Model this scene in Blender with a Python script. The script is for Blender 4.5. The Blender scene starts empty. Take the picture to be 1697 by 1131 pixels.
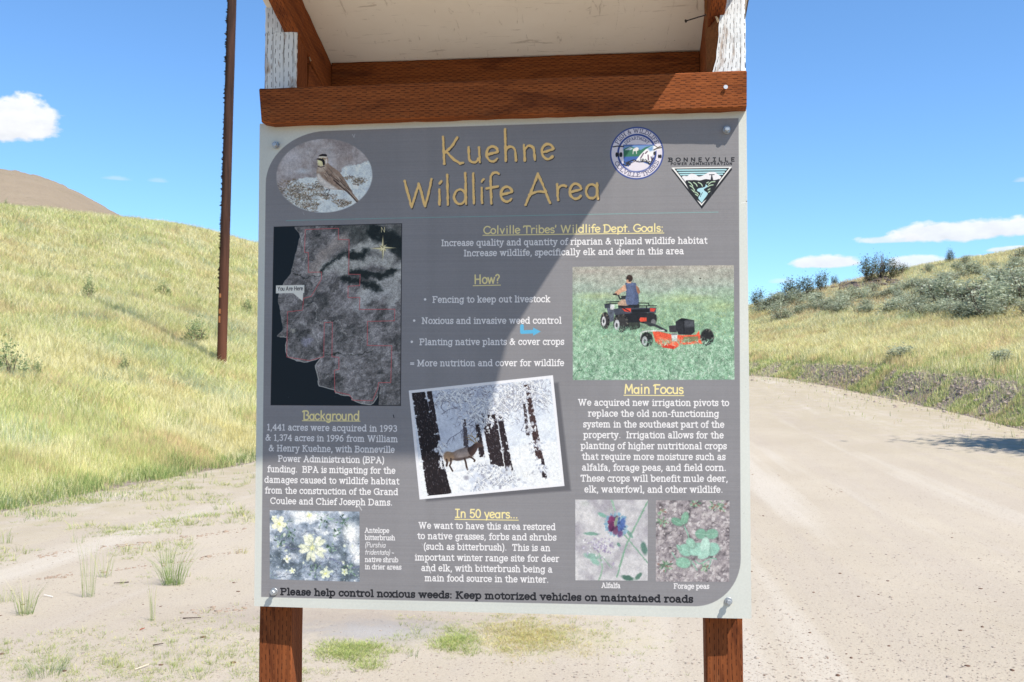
import bpy, bmesh, math, time
import numpy as np
from mathutils import Vector, Matrix
T0=time.time()
# ================================================================ camera, sky, sun, exposure
sc=bpy.context.scene
GROUND_TO_SIGN=1.05                                   # the sign's lower edge stands this far above the dirt
CAM_Q=(0.3036866,-2.4334966,0.5558857,0.10842159,0.04303086,0.00045339)
def _axes(q):
    yaw,pitch,roll=q[3:]
    cy,sy=math.cos(yaw),math.sin(yaw);cp,sp=math.cos(pitch),math.sin(pitch);cr,sr=math.cos(roll),math.sin(roll)
    f=np.array([-sy*cp,cy*cp,sp]); r=np.array([cy,sy,0.]); u=np.cross(r,f)
    return cr*r+sr*u,-sr*r+cr*u,f
_r,_u,_f=_axes(CAM_Q)
cam=bpy.data.cameras.new('camera'); camo=bpy.data.objects.new('camera',cam); sc.collection.objects.link(camo)
camo.matrix_world=Matrix(((_r[0],_u[0],-_f[0],CAM_Q[0]),(_r[1],_u[1],-_f[1],CAM_Q[1]),(_r[2],_u[2],-_f[2],CAM_Q[2]+GROUND_TO_SIGN),(0,0,0,1)))
cam.sensor_fit='HORIZONTAL'; cam.sensor_width=23.5; cam.lens=1650/1697*23.5
cam.clip_start=.05; cam.clip_end=20000
cam.dof.use_dof=True; cam.dof.focus_distance=2.42; cam.dof.aperture_fstop=11
sc.camera=camo
SUN_T=np.array([-1.36,1.0,-2.40]); SUN_T/=np.linalg.norm(SUN_T)     # the way the light travels
world=bpy.data.worlds.new('World'); sc.world=world; world.use_nodes=True
SKY_STRENGTH=.128
sun_el=math.asin(-SUN_T[2]); sun_rot=math.atan2(-SUN_T[0],-SUN_T[1])
sun=bpy.data.lights.new('sun','SUN'); sun.energy=5.0; sun.angle=math.radians(.53); sun.color=(1.0,.965,.91)
suno=bpy.data.objects.new('sun',sun); sc.collection.objects.link(suno); suno.rotation_euler=Vector(SUN_T).to_track_quat('-Z','Y').to_euler(); suno.location=(6,-6,12)
vs=sc.view_settings; sc.display_settings.display_device='sRGB'; vs.view_transform='Standard'; vs.look='None'; vs.gamma=1; vs.exposure=.62; vs.use_curve_mapping=False
sc.cycles.use_denoising=True; sc.cycles.max_bounces=8; sc.cycles.transparent_max_bounces=8
# sky: physical sky plus a few fair-weather clouds, each at its own bearing
def pix_dir(px,py):
    d=_f*1650.0+_r*(px-848.5)-_u*(py-565.5); return d/np.linalg.norm(d)
def build_world():
    nt=world.node_tree; N=nt.nodes; L=nt.links; N.clear()
    out=N.new('ShaderNodeOutputWorld'); bg=N.new('ShaderNodeBackground'); bg.inputs[1].default_value=SKY_STRENGTH; L.new(bg.outputs[0],out.inputs[0])
    sky=N.new('ShaderNodeTexSky'); sky.sky_type='NISHITA'; sky.sun_disc=False; sky.sun_elevation=sun_el; sky.sun_rotation=sun_rot
    sky.altitude=800; sky.air_density=1.0; sky.dust_density=.0; sky.ozone_density=4.0
    tc=N.new('ShaderNodeTexCoord'); D=tc.outputs['Generated']
    def M(op,a,b=None,c=None,clamp=False):
        n=N.new('ShaderNodeMath'); n.operation=op; n.use_clamp=clamp
        for i,v in enumerate((a,b,c)):
            if v is None: continue
            if isinstance(v,(int,float)): n.inputs[i].default_value=v
            else: L.new(v,n.inputs[i])
        return n.outputs[0]
    def dot(v):
        n=N.new('ShaderNodeVectorMath'); n.operation='DOT_PRODUCT'; L.new(D,n.inputs[0]); n.inputs[1].default_value=tuple(v); return n.outputs['Value']
    def nz(scale,det,rough=.6):
        mp=N.new('ShaderNodeMapping'); L.new(D,mp.inputs[0]); mp.inputs['Scale'].default_value=(1,1,1.9)
        n=N.new('ShaderNodeTexNoise'); n.inputs['Scale'].default_value=scale; n.inputs['Detail'].default_value=det; n.inputs['Roughness'].default_value=rough; L.new(mp.outputs[0],n.inputs[0]); return n.outputs[0]
    n1=nz(14,8,.62); n2=nz(46,6,.6)
    nn=M('ADD',M('MULTIPLY',M('SUBTRACT',n1,.5),1.25),M('MULTIPLY',M('SUBTRACT',n2,.5),.8))
    tn=N.new('ShaderNodeMix'); tn.data_type='RGBA'; tn.blend_type='MULTIPLY'; tn.inputs['Factor'].default_value=1; L.new(sky.outputs[0],tn.inputs['A']); tn.inputs['B'].default_value=(.76,.98,1.12,1)   # the camera's cool rendering of blue
    col=tn.outputs['Result']
    #          px   py   half widths  opacity flatness
    for px,py,a,b,op,fl in ((22,205,80,46,1.0,.5),(-20,215,90,40,1.0,.5),(1600,386,165,26,.95,.55),(1480,398,60,12,.7,.5),(1370,436,62,15,.95,.6),(1508,436,60,17,.85,.6),(1295,468,26,8,.35,.3),(190,297,26,7,.28,.3),(262,301,20,7,.22,.3),(1694,300,16,8,.35,.3),(1680,414,40,7,.8,.5),(-420,330,260,60,1,.5),(2300,300,300,60,.9,.5)):
        f=pix_dir(px,py); e1=np.cross(f,(0,0,1)); e1/=np.linalg.norm(e1); e2=np.cross(e1,f); cosf=1.0
        df=M('MAXIMUM',dot(f),.05); p=M('DIVIDE',dot(e1),df); q=M('DIVIDE',dot(e2),df)
        p=M('MULTIPLY',p,1650.0/a); q=M('MULTIPLY',q,1650.0/b)
        q=M('MAXIMUM',q,M('MULTIPLY',q,-1.0/fl))                                       # flat base, domed top
        r=M('SQRT',M('ADD',M('MULTIPLY',p,p),M('MULTIPLY',q,q)))
        m=M('SUBTRACT',M('ADD',M('SUBTRACT',1.0,r),nn),.12)
        m=M('MULTIPLY',m,4.2 if op>.5 else 2.0,clamp=True); m=M('SMOOTH_MIN',m,1.0,.2)
        m=M('MULTIPLY',M('MAXIMUM',m,0.0),op); m=M('MULTIPLY',m,M('GREATER_THAN',dot(f),.5))
        mx=N.new('ShaderNodeMix'); mx.data_type='RGBA'; L.new(m,mx.inputs['Factor']); L.new(col,mx.inputs['A']); 
        sh=M('MULTIPLY_ADD',n2,1.6,M('MULTIPLY_ADD',dot(e2),1650.0/b*.5,4.0)); cc=N.new('ShaderNodeCombineColor'); L.new(sh,cc.inputs[0]); L.new(M('MULTIPLY',sh,1.02),cc.inputs[1]); L.new(M('MULTIPLY',sh,1.06),cc.inputs[2]); 
        L.new(cc.outputs[0],mx.inputs['B']); col=mx.outputs['Result']
    L.new(col,bg.inputs[0])
build_world()
# ================================================================ the printed face of the sign, drawn stroke by stroke
# ---------------------------------------------------------------- camera / panel geometry
FPX=1650.0
CAMQ=(0.3036866,-2.4334966,0.5558857,0.10842159,0.04303086,0.00045339)
PW=1.22
def cam_axes():
    yaw,pitch,roll=CAMQ[3:]
    cy,sy=math.cos(yaw),math.sin(yaw);cp,sp=math.cos(pitch),math.sin(pitch);cr,sr=math.cos(roll),math.sin(roll)
    f=np.array([-sy*cp,cy*cp,sp]); r=np.array([cy,sy,0.]); u=np.cross(r,f)
    return cr*r+sr*u,-sr*r+cr*u,f
AX_R,AX_U,AX_F=cam_axes()
TEX=2048
def p2t(px,py):
    """a point of the sign face, given where the photograph shows it, in texture pixels (y down)"""
    d=AX_F*FPX+AX_R*(px-848.5)-AX_U*(py-565.5); t=-CAMQ[1]/d[1]
    x=CAMQ[0]+t*d[0]; z=CAMQ[2]+t*d[2]
    return ((x+PW/2)/PW*TEX,(PW-z)/PW*TEX)
# ---------------------------------------------------------------- painting kit
RNG=np.random.default_rng(7)
def col(*c): return np.array(c,dtype=np.float32)/255.0
def S(*c):                                    # a colour read in the shaded part of the sign
    v=np.array(c,dtype=np.float32)/255.0*np.array([1.0,.985,.94]); return np.clip(v*1.38-np.clip(v-.5,0,1)*.55,0,1).astype(np.float32)
def noise(h,w,cell,seed=0,octaves=3,aspect=1.0):
    r=np.random.default_rng(seed+1000); out=np.zeros((h,w),np.float32); amp=1.0; tot=0
    for o in range(octaves):
        cw=max(1.5,cell/2**o); ch=max(1.5,cell*aspect/2**o)
        gh,gw=int(h/ch)+3,int(w/cw)+3
        g=r.random((gh,gw)).astype(np.float32)
        y=np.arange(h)/ch; x=np.arange(w)/cw
        y0=y.astype(int); x0=x.astype(int); fy=(y-y0)[:,None]; fx=(x-x0)[None,:]
        fy=fy*fy*(3-2*fy); fx=fx*fx*(3-2*fx)
        a=g[y0][:,x0]; b=g[y0][:,x0+1]; c=g[y0+1][:,x0]; d=g[y0+1][:,x0+1]
        out+=amp*((a*(1-fx)+b*fx)*(1-fy)+(c*(1-fx)+d*fx)*fy); tot+=amp; amp*=.55
    return out/tot
def _box(C,x0,y0,x1,y1,pad):
    h,w=C.shape[:2]
    return max(0,int(x0-pad)),max(0,int(y0-pad)),min(w,int(x1+pad)+2),min(h,int(y1+pad)+2)
def segdist(X,Y,P):
    D=np.full(X.shape,1e9,np.float32)
    for (ax,ay),(bx,by) in zip(P[:-1],P[1:]):
        vx,vy=bx-ax,by-ay; L=vx*vx+vy*vy+1e-9
        t=np.clip(((X-ax)*vx+(Y-ay)*vy)/L,0,1)
        np.minimum(D,(X-ax-t*vx)**2+(Y-ay-t*vy)**2,out=D)
    return np.sqrt(D)
def blend(C,x0,y0,x1,y1,a,c):
    R=C[y0:y1,x0:x1]; a=a[...,None]; R[...]=R*(1-a)+np.asarray(c,np.float32)*a
def stroke(C,P,w,c,alpha=1.0,soft=.7):
    xs=[p[0] for p in P]; ys=[p[1] for p in P]
    x0,y0,x1,y1=_box(C,min(xs),min(ys),max(xs),max(ys),w+soft+1)
    if x1<=x0 or y1<=y0: return
    Y,X=np.mgrid[y0:y1,x0:x1].astype(np.float32)+.5
    d=segdist(X,Y,P)
    blend(C,x0,y0,x1,y1,np.clip((w/2-d)/soft*.5+.5,0,1)*alpha,c)
def taper(C,P,w0,w1,c,alpha=1.0):
    n=len(P)-1
    for i in range(n):
        stroke(C,[P[i],P[i+1]],w0+(w1-w0)*i/max(1,n-1) if n>1 else w0,c,alpha)
def smooth(P,n=8,closed=False):
    P=[np.array(p,float) for p in P]; out=[]; N=len(P)
    rng=range(N if closed else N-1)
    for i in rng:
        if closed: p0,p1,p2,p3=P[i-1],P[i],P[(i+1)%N],P[(i+2)%N]
        else: p0,p1,p2,p3=P[max(i-1,0)],P[i],P[i+1],P[min(i+2,N-1)]
        for k in range(n):
            t=k/n; out.append(tuple(.5*((2*p1)+(-p0+p2)*t+(2*p0-5*p1+4*p2-p3)*t*t+(-p0+3*p1-3*p2+p3)*t**3)))
    if not closed: out.append(tuple(P[-1]))
    return out
def poly(C,P,c,alpha=1.0,soft=.7,edge=None):
    xs=[p[0] for p in P]; ys=[p[1] for p in P]
    x0,y0,x1,y1=_box(C,min(xs),min(ys),max(xs),max(ys),soft+2)
    if x1<=x0 or y1<=y0: return
    Y,X=np.mgrid[y0:y1,x0:x1].astype(np.float32)+.5
    if edge is not None:
        X=X+(edge[y0:y1,x0:x1]-.5)*edge.amp if hasattr(edge,'amp') else X
    ins=np.zeros(X.shape,bool); n=len(P)
    for i in range(n):
        ax,ay=P[i]; bx,by=P[(i+1)%n]
        if ay==by: continue
        ins^=((ay>Y)!=(by>Y))&(X<(bx-ax)*(Y-ay)/(by-ay)+ax)
    d=segdist(X,Y,list(P)+[P[0]]); d=np.where(ins,d,-d)
    a=np.clip(d/soft*.5+.5,0,1)*alpha
    c=np.asarray(c,np.float32)
    if c.ndim==3: c=c[y0:y1,x0:x1]
    blend(C,x0,y0,x1,y1,a,c)
def ell(C,cx,cy,rx,ry,c,rot=0,alpha=1.0,soft=.08):
    R=max(rx,ry); x0,y0,x1,y1=_box(C,cx-R,cy-R,cx+R,cy+R,2+R*soft)
    if x1<=x0 or y1<=y0: return
    Y,X=np.mgrid[y0:y1,x0:x1].astype(np.float32)+.5
    ca,sa=math.cos(rot),math.sin(rot); u=((X-cx)*ca+(Y-cy)*sa)/rx; v=(-(X-cx)*sa+(Y-cy)*ca)/ry
    d=1-np.sqrt(u*u+v*v); a=np.clip(d/max(soft,1e-3)*.5+.5 if soft<.5 else np.clip(d,0,1)/soft,0,1)*alpha
    c=np.asarray(c,np.float32)
    if c.ndim==3: c=c[y0:y1,x0:x1]
    blend(C,x0,y0,x1,y1,a,c)
def mixn(n,stops):
    """a noise field through a list of (value, colour)"""
    v=[s[0] for s in stops]; out=np.stack([np.interp(n,v,[s[1][k] for s in stops]) for k in range(3)],-1)
    return out.astype(np.float32)
def warp(C,amp,cell,seed):
    h,w=C.shape[:2]; dx=(noise(h,w,cell,seed,4)-.5)*2*amp; dy=(noise(h,w,cell,seed+1,4)-.5)*2*amp
    Y,X=np.mgrid[0:h,0:w]; x=np.clip(X+dx,0,w-1.001); y=np.clip(Y+dy,0,h-1.001); xi=x.astype(int); yi=y.astype(int); fx=(x-xi)[...,None]; fy=(y-yi)[...,None]; x1=np.minimum(xi+1,w-1); y1=np.minimum(yi+1,h-1)
    return ((C[yi,xi]*(1-fx)+C[yi,x1]*fx)*(1-fy)+(C[y1,xi]*(1-fx)+C[y1,x1]*fx)*fy).astype(np.float32)
def shear(C,k,cx):
    h,w=C.shape[:2]; Y,X=np.mgrid[0:h,0:w]; y=np.clip(Y-(X-cx)*k,0,h-1.001); yi=y.astype(int); fy=(y-yi)[...,None]
    return (C[yi,X]*(1-fy)+C[np.minimum(yi+1,h-1),X]*fy).astype(np.float32)
def grain(C,amt,seed,cell=2.2):
    h,w=C.shape[:2]; n=noise(h,w,cell,seed,2)-.5; m=noise(h,w,cell*5,seed+9,3)-.5; return np.clip(C*(1+amt*(n*1.2+m))[...,None],0,1).astype(np.float32)
def homog(src,dst):
    A=[];B=[]
    for (x,y),(u,v) in zip(src,dst):
        A.append([x,y,1,0,0,0,-u*x,-u*y]);B.append(u);A.append([0,0,0,x,y,1,-v*x,-v*y]);B.append(v)
    h=np.linalg.solve(np.array(A,float),np.array(B,float)); return np.append(h,1).reshape(3,3)
def paste(T,img,quad,mask=None):
    """warp a finished picture on to the sign face"""
    q=[p2t(*p) for p in quad]; h,w=img.shape[:2]
    H=homog(q,[(0,0),(w,0),(w,h),(0,h)])
    xs=[p[0] for p in q]; ys=[p[1] for p in q]; x0,y0,x1,y1=_box(T,min(xs),min(ys),max(xs),max(ys),2)
    Y,X=np.mgrid[y0:y1,x0:x1].astype(np.float64)+.5
    W=H[2,0]*X+H[2,1]*Y+H[2,2]; u=(H[0,0]*X+H[0,1]*Y+H[0,2])/W; v=(H[1,0]*X+H[1,1]*Y+H[1,2])/W
    a=np.clip(np.minimum(np.minimum(u,w-u),np.minimum(v,h-v))+.5,0,1)
    u=np.clip(u-.5,0,w-1.001); v=np.clip(v-.5,0,h-1.001); ui=u.astype(int); vi=v.astype(int); fu=(u-ui)[...,None]; fv=(v-vi)[...,None]
    ui1=np.minimum(ui+1,w-1); vi1=np.minimum(vi+1,h-1)
    s=(img[vi,ui]*(1-fu)+img[vi,ui1]*fu)*(1-fv)+(img[vi1,ui]*(1-fu)+img[vi1,ui1]*fu)*fv
    if mask is not None: a=a*mask[vi,ui]
    blend(T,x0,y0,x1,y1,a.astype(np.float32),s.astype(np.float32))
# ---------------------------------------------------------------- lettering (a stroke alphabet)
# x height 1, capitals 1.46; L polyline, A arc cx,cy,rx,ry,from,to (degrees), S slab cx,y,width
G={}
def g(ch,adv,s): G[ch]=(adv,s)
g('a',1.13,"A.5,.72,.32,.28,150,0;L.82,.72 .82,.12 .92,0;S.95,0,.2;A.46,.29,.33,.29,0,360;L.79,.5 .6,.57 .46,.58")
g('b',1.22,"L.22,0 .22,1.55;S.1,1.55,.24;A.65,.5,.43,.5,0,360")
g('c',1.02,"A.54,.5,.44,.5,38,322;L.9,.98 .9,.72")
g('d',1.22,"L.98,0 .98,1.55;S.86,1.55,.24;S1.06,0,.2;A.54,.5,.43,.5,0,360")
g('e',1.06,"L.1,.52 .95,.52;A.53,.5,.43,.5,5,320")
g('f',.74,"A.66,1.2,.3,.35,60,180;L.36,1.2 .36,0;S.36,0,.5;L.08,.97 .72,.97")
g('g',1.16,"A.52,.5,.42,.47,0,360;L.94,1 .94,-.05;S1.0,.98,.2;A.54,-.08,.4,.36,0,-160")
g('h',1.24,"L.28,0 .28,1.55;S.16,1.55,.24;S.28,0,.46;A.64,.62,.34,.38,0,180;L.98,.62 .98,0;S.98,0,.42")
g('i',.6,"L.32,0 .32,.97;S.2,.97,.26;S.32,0,.5;L.3,1.4 .32,1.42")
g('j',.56,"L.36,.97 .36,-.2;S.24,.97,.26;A.12,-.2,.24,.25,0,-90;L.34,1.4 .36,1.42")
g('k',1.2,"L.28,0 .28,1.55;S.16,1.55,.24;S.28,0,.44;L.9,.97 .34,.42;L.52,.58 .98,0;S.92,.97,.4;S1.0,0,.34")
g('l',.6,"L.32,0 .32,1.55;S.2,1.55,.26;S.32,0,.5")
g('m',1.86,"L.28,0 .28,.97;S.16,.97,.24;S.28,0,.44;A.6,.64,.31,.36,0,180;L.91,.64 .91,0;S.91,0,.38;A1.23,.64,.31,.36,0,180;L1.54,.64 1.54,0;S1.56,0,.4")
g('n',1.24,"L.28,0 .28,.97;S.16,.97,.24;S.28,0,.44;A.64,.62,.34,.38,0,180;L.98,.62 .98,0;S.98,0,.42")
g('o',1.1,"A.55,.5,.45,.5,0,360")
g('p',1.22,"L.24,-.45 .24,.97;S.12,.97,.26;S.24,-.45,.46;A.68,.5,.42,.5,0,360")
g('q',1.22,"L.98,-.45 .98,.97;S.98,-.45,.46;A.54,.5,.42,.5,0,360")
g('r',.9,"L.28,0 .28,.97;S.16,.97,.24;S.3,0,.5;A.66,.6,.36,.38,60,180")
g('s',.86,"A.43,.75,.3,.25,30,270;A.43,.25,.32,.25,90,-150;L.74,.98 .74,.76;L.12,.02 .12,.26")
g('t',.78,"L.36,1.3 .36,.3;A.62,.28,.26,.28,180,300;L.06,.97 .72,.97")
g('u',1.24,"L.26,.97 .26,.38;A.6,.38,.34,.38,180,360;L.96,.97 .96,0;S.14,.97,.26;S.84,.97,.26;S1.04,0,.2")
g('v',1.16,"L.2,.97 .58,0 .96,.97;S.2,.97,.4;S.96,.97,.4")
g('w',1.68,"L.2,.97 .5,0 .84,.95 1.18,0 1.48,.97;S.2,.97,.38;S1.48,.97,.38;S.84,.97,.26")
g('x',1.16,"L.2,.97 .96,0;L.96,.97 .2,0;S.2,.97,.36;S.96,.97,.36;S.2,0,.36;S.96,0,.36")
g('y',1.16,"L.2,.97 .58,.02;L.96,.97 .5,-.3 .3,-.46 .1,-.4;S.2,.97,.4;S.96,.97,.4")
g('z',1.0,"L.14,.8 .14,.97 .84,.97 .12,0 .88,0 .88,.2")
g('A',1.62,"L.26,0 .8,1.46 1.36,0;L.46,.48 1.15,.48;S.24,0,.44;S1.38,0,.44;S.68,1.46,.3")
g('B',1.42,"L.3,0 .3,1.46;L.06,1.46 .84,1.46;A.84,1.12,.32,.34,90,-90;L.3,.78 .88,.78;A.88,.39,.36,.39,90,-90;L.06,0 .88,0")
g('C',1.52,"A.8,.73,.68,.73,42,318;L1.34,1.46 1.34,1.0")
g('D',1.58,"L.3,0 .3,1.46;L.06,1.46 .76,1.46;A.76,.73,.66,.73,90,-90;L.06,0 .76,0")
g('E',1.36,"L.3,0 .3,1.46;L.06,1.46 1.18,1.46 1.18,1.14;L.3,.76 .84,.76;L.06,0 1.22,0 1.22,.34")
g('F',1.3,"L.3,0 .3,1.46;L.06,1.46 1.18,1.46 1.18,1.14;L.3,.74 .84,.74;S.3,0,.5")
g('G',1.64,"A.8,.73,.68,.73,42,350;L1.34,1.46 1.34,1.04;L1.46,.0 1.46,.62 .92,.62")
g('H',1.66,"L.34,0 .34,1.46;L1.3,0 1.3,1.46;L.34,.74 1.3,.74;S.34,0,.54;S.34,1.46,.54;S1.3,0,.54;S1.3,1.46,.54")
g('I',.72,"L.36,0 .36,1.46;S.36,0,.54;S.36,1.46,.54")
g('J',.92,"L.6,1.46 .6,.3;A.3,.3,.3,.32,0,-170;S.6,1.46,.5")
g('K',1.58,"L.34,0 .34,1.46;L1.2,1.46 .36,.62;L.62,.88 1.3,0;S.34,0,.54;S.34,1.46,.54;S1.22,1.46,.44;S1.34,0,.4")
g('M',1.96,"L.36,0 .36,1.46 .96,.2 1.58,1.46 1.58,0;S.34,0,.54;S1.6,0,.54;S.22,1.46,.3;S1.72,1.46,.3")
g('N',1.66,"L.36,0 .36,1.46 1.3,0 1.3,1.46;S.34,0,.52;S.22,1.46,.3;S1.3,1.46,.5")
g('P',1.34,"L.3,0 .3,1.46;L.06,1.46 .84,1.46;A.84,1.07,.36,.39,90,-90;L.3,.68 .84,.68;S.32,0,.54")
g('R',1.54,"L.3,0 .3,1.46;L.06,1.46 .84,1.46;A.84,1.1,.34,.36,90,-90;L.3,.74 .84,.74;L.84,.74 1.24,0;S.3,0,.5;S1.34,0,.3")
g('S',1.2,"A.6,1.07,.44,.39,35,270;A.6,.36,.46,.36,90,-150;L1.06,1.46 1.06,1.1;L.12,0 .12,.36")
g('T',1.4,"L.7,0 .7,1.46;L.14,1.08 .14,1.46 1.26,1.46 1.26,1.08;S.7,0,.54")
g('V',1.6,"L.26,1.46 .8,0 1.34,1.46;S.26,1.46,.48;S1.34,1.46,.48")
g('W',2.2,"L.26,1.46 .68,0 1.1,1.4 1.52,0 1.94,1.46;S.26,1.46,.46;S1.94,1.46,.46;S1.1,1.46,.3")
g('Y',1.5,"L.26,1.46 .75,.66 1.24,1.46;L.75,.66 .75,0;S.26,1.46,.44;S1.24,1.46,.44;S.75,0,.54")
g('L',1.3,"L.3,1.46 .3,0;L.06,0 1.16,0 1.16,.36;S.3,1.46,.54")
g('O',1.6,"A.8,.73,.68,.73,0,360")
g('0',1.1,"A.55,.73,.42,.73,0,360")
g('1',.9,"L.5,0 .5,1.46 .2,1.24;S.5,0,.56")
g('3',1.1,"A.52,1.1,.36,.36,150,-90;A.52,.38,.42,.38,90,-150")
g('4',1.16,"L.82,0 .82,1.46 .08,.44 1.06,.44;S.82,0,.44")
g('5',1.1,"L.92,1.46 .26,1.46 .22,.82;A.54,.46,.42,.46,140,-150")
g('6',1.14,"A.57,.44,.42,.44,0,360;L.16,.5 .2,.9 .5,1.3 .84,1.46")
g('7',1.06,"L.12,1.2 .12,1.46 .94,1.46 .4,0")
g('9',1.14,"A.57,1.02,.42,.44,0,360;L.98,1 .94,.6 .64,.16 .3,0")
g('&',1.5,"L1.3,.0 .42,1.1;A.64,1.2,.25,.26,200,-40;L.85,1.08 .3,.66;A.52,.36,.4,.36,130,330;L.88,.2 1.2,.66;S1.22,.68,.3")
g(',',.5,"L.28,.06 .26,-.06 .16,-.28"); g('.',.5,"L.24,.06 .26,.06"); g(':',.5,"L.24,.06 .26,.06;L.24,.86 .26,.86")
g("'",.42,"L.24,1.5 .2,1.15"); g('-',.72,"L.12,.5 .6,.5"); g('=',1.1,"L.12,.4 .98,.4;L.12,.72 .98,.72")
g('(',.6,"L.5,1.6 .26,1.2 .18,.6 .26,0 .5,-.4"); g(')',.6,"L.1,1.6 .34,1.2 .42,.6 .34,0 .1,-.4")
g('?',.96,"A.46,1.12,.34,.34,160,-60;L.6,.82 .46,.6 .46,.42;L.45,.06 .47,.06")
g(' ',.58,"")
SANS={}                                     # playful monoline forms for the headings
SANS['a']=(1.08,"A.5,.46,.4,.46,0,360;L.9,.95 .9,0"); SANS['I']=(.9,"L.45,0 .45,1.46;L.1,1.46 .8,1.46;L.1,0 .8,0")
SANS['B']=(1.3,"L.28,0 .28,1.5;L.0,1.36 .2,1.5 .8,1.5;A.74,1.14,.36,.36,90,-90;A.78,.39,.42,.39,90,-90;L.28,.0 .8,0")
SANS['T']=(1.3,"L.66,0 .66,1.4;L.02,1.2 .1,1.42 1.26,1.44 1.34,1.24"); SANS['F']=(1.1,"L.26,0 .26,1.4;L.0,1.3 .2,1.44 1.02,1.42;L.26,.74 .8,.76")
SANS['g']=(1.08,"A.5,.5,.4,.46,0,360;L.9,.95 .9,-.1;A.52,-.1,.38,.34,0,-150"); SANS['s']=(.84,"A.44,.74,.3,.24,30,270;A.44,.26,.32,.26,90,-150")
SANS['c']=(.98,"A.54,.5,.44,.5,38,322"); SANS['C']=(1.36,"A.8,.73,.68,.73,42,318"); SANS['G']=(1.5,"A.8,.73,.68,.73,42,350;L1.46,.66 .92,.62")
SANS['t']=(.76,"L.36,1.36 .36,.0;L.04,.92 .7,.97"); SANS['y']=(1.0,"L.12,.97 .5,.05;L.9,.97 .4,-.42"); SANS['M']=(1.6,"L.16,0 .3,1.46 .8,.4 1.3,1.46 1.42,0")
SANS['u']=(1.1,"L.16,.97 .16,.38;A.52,.38,.36,.38,180,360;L.88,.97 .88,0"); SANS['w']=(1.5,"L.1,.97 .4,0 .74,.95 1.08,0 1.38,.97")
SANS['e']=(1.04,"L.12,.42 .92,.62;A.53,.5,.43,.5,15,320"); SANS['D']=(1.4,"L.22,0 .22,1.46;L.0,1.4 .2,1.46 .6,1.46;A.6,.73,.66,.73,90,-90;L.1,0 .6,0")
SANS['E']=(1.1,"L.95,1.46 .2,1.46 .2,0 .98,0;L.2,.76 .84,.76"); SANS['R']=(1.24,"L.2,0 .2,1.46 .7,1.46;A.7,1.1,.34,.36,90,-90;L.2,.74 .7,.74;L.7,.74 1.1,0")
SANS['L']=(1.0,"L.2,1.46 .2,0 .9,0"); SANS['N']=(1.4,"L.2,0 .2,1.46 1.15,0 1.15,1.46"); SANS['M']=(1.6,"L.16,0 .3,1.46 .8,.4 1.3,1.46 1.42,0"); SANS['O']=(1.5,"A.75,.73,.65,.73,0,360"); SANS['P']=(1.14,"L.2,0 .2,1.46 .7,1.46;A.7,1.08,.34,.38,90,-90;L.2,.7 .7,.7"); SANS['S']=(1.1,"A.56,1.08,.4,.38,35,270;A.56,.36,.42,.36,90,-150")
GOLD={}                                     # the tall rough letters of the title
GOLD['K']=(1.62,"L.2,1.74 .26,0;L1.18,1.66 .78,1.08 .3,.7;L.42,.76 .9,.26 1.34,-.02 1.56,.02")
GOLD['u']=(1.14,"L.18,.98 .2,.34;A.52,.34,.33,.34,180,350;L.9,.94 .92,0"); GOLD['e']=(1.04,"L.14,.46 .86,.62;A.52,.5,.4,.48,20,320")
GOLD['h']=(1.14,"L.22,2.05 .24,0;A.56,.56,.33,.36,0,170;L.89,.56 .92,0"); GOLD['n']=(1.14,"L.2,.98 .24,0;A.56,.56,.33,.36,0,170;L.89,.56 .92,0")
GOLD['W']=(2.2,"L.1,1.62 .56,-.1;L.56,-.1 1.08,1.4;L1.08,1.4 1.5,-.06;L1.5,-.06 1.98,1.66"); GOLD['i']=(.5,"L.24,.98 .24,0;L.25,1.36 .38,1.5")
GOLD['l']=(.5,"L.24,1.9 .24,0"); GOLD['d']=(1.16,"A.52,.46,.4,.46,0,360;L.92,1.95 .94,0"); GOLD['f']=(.8,"A.64,1.55,.34,.36,50,180;L.3,1.55 .32,-.04;L.02,.92 .78,1.02")
GOLD['A']=(1.9,"L.88,1.72 .5,.8 .0,-.22;L.88,1.72 1.24,.9 1.66,-.16;L.26,.42 .8,.58 1.4,.56"); GOLD['r']=(.86,"L.2,.98 .24,0;A.6,.56,.36,.36,55,170")
GOLD['a']=(1.06,"A.48,.46,.38,.44,0,360;L.86,.94 .88,0"); GOLD[' ']=(.62,"")
_cache={}
def glyph(ch,style):
    k=(ch,style)
    if k in _cache: return _cache[k]
    if style=='gold': adv,s=GOLD[ch]
    elif style in('sans','fun') and ch in SANS and (style=='fun' or ch not in 'BTFyw'): adv,s=SANS[ch]
    else: adv,s=G[ch]
    P=[]
    for part in s.split(';'):
        if not part: continue
        k0=part[0]; b=part[1:]
        if k0=='L': P.append([tuple(map(float,p.split(','))) for p in b.split(' ')])
        elif k0=='A':
            cx,cy,rx,ry,a0,a1=map(float,b.split(',')); n=max(4,int(abs(a1-a0)/20))
            P.append([(cx+rx*math.cos(math.radians(a0+(a1-a0)*i/n)),cy+ry*math.sin(math.radians(a0+(a1-a0)*i/n))) for i in range(n+1)])
        elif k0=='S' and style in('slab','bold','serif'):
            cx,y,w=map(float,b.split(',')); w*=.84; P.append([(cx-w/2,y),(cx+w/2,y)])
    if style in('slab','bold'): P=[[(x*.95+.02,(1+(y-1)*.78) if y>1 else y) for x,y in p] for p in P]
    _cache[k]=(adv,P); return adv,P
def text_width(s,style,track=0): return sum(glyph(c,style)[0]+track for c in s)-track
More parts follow.
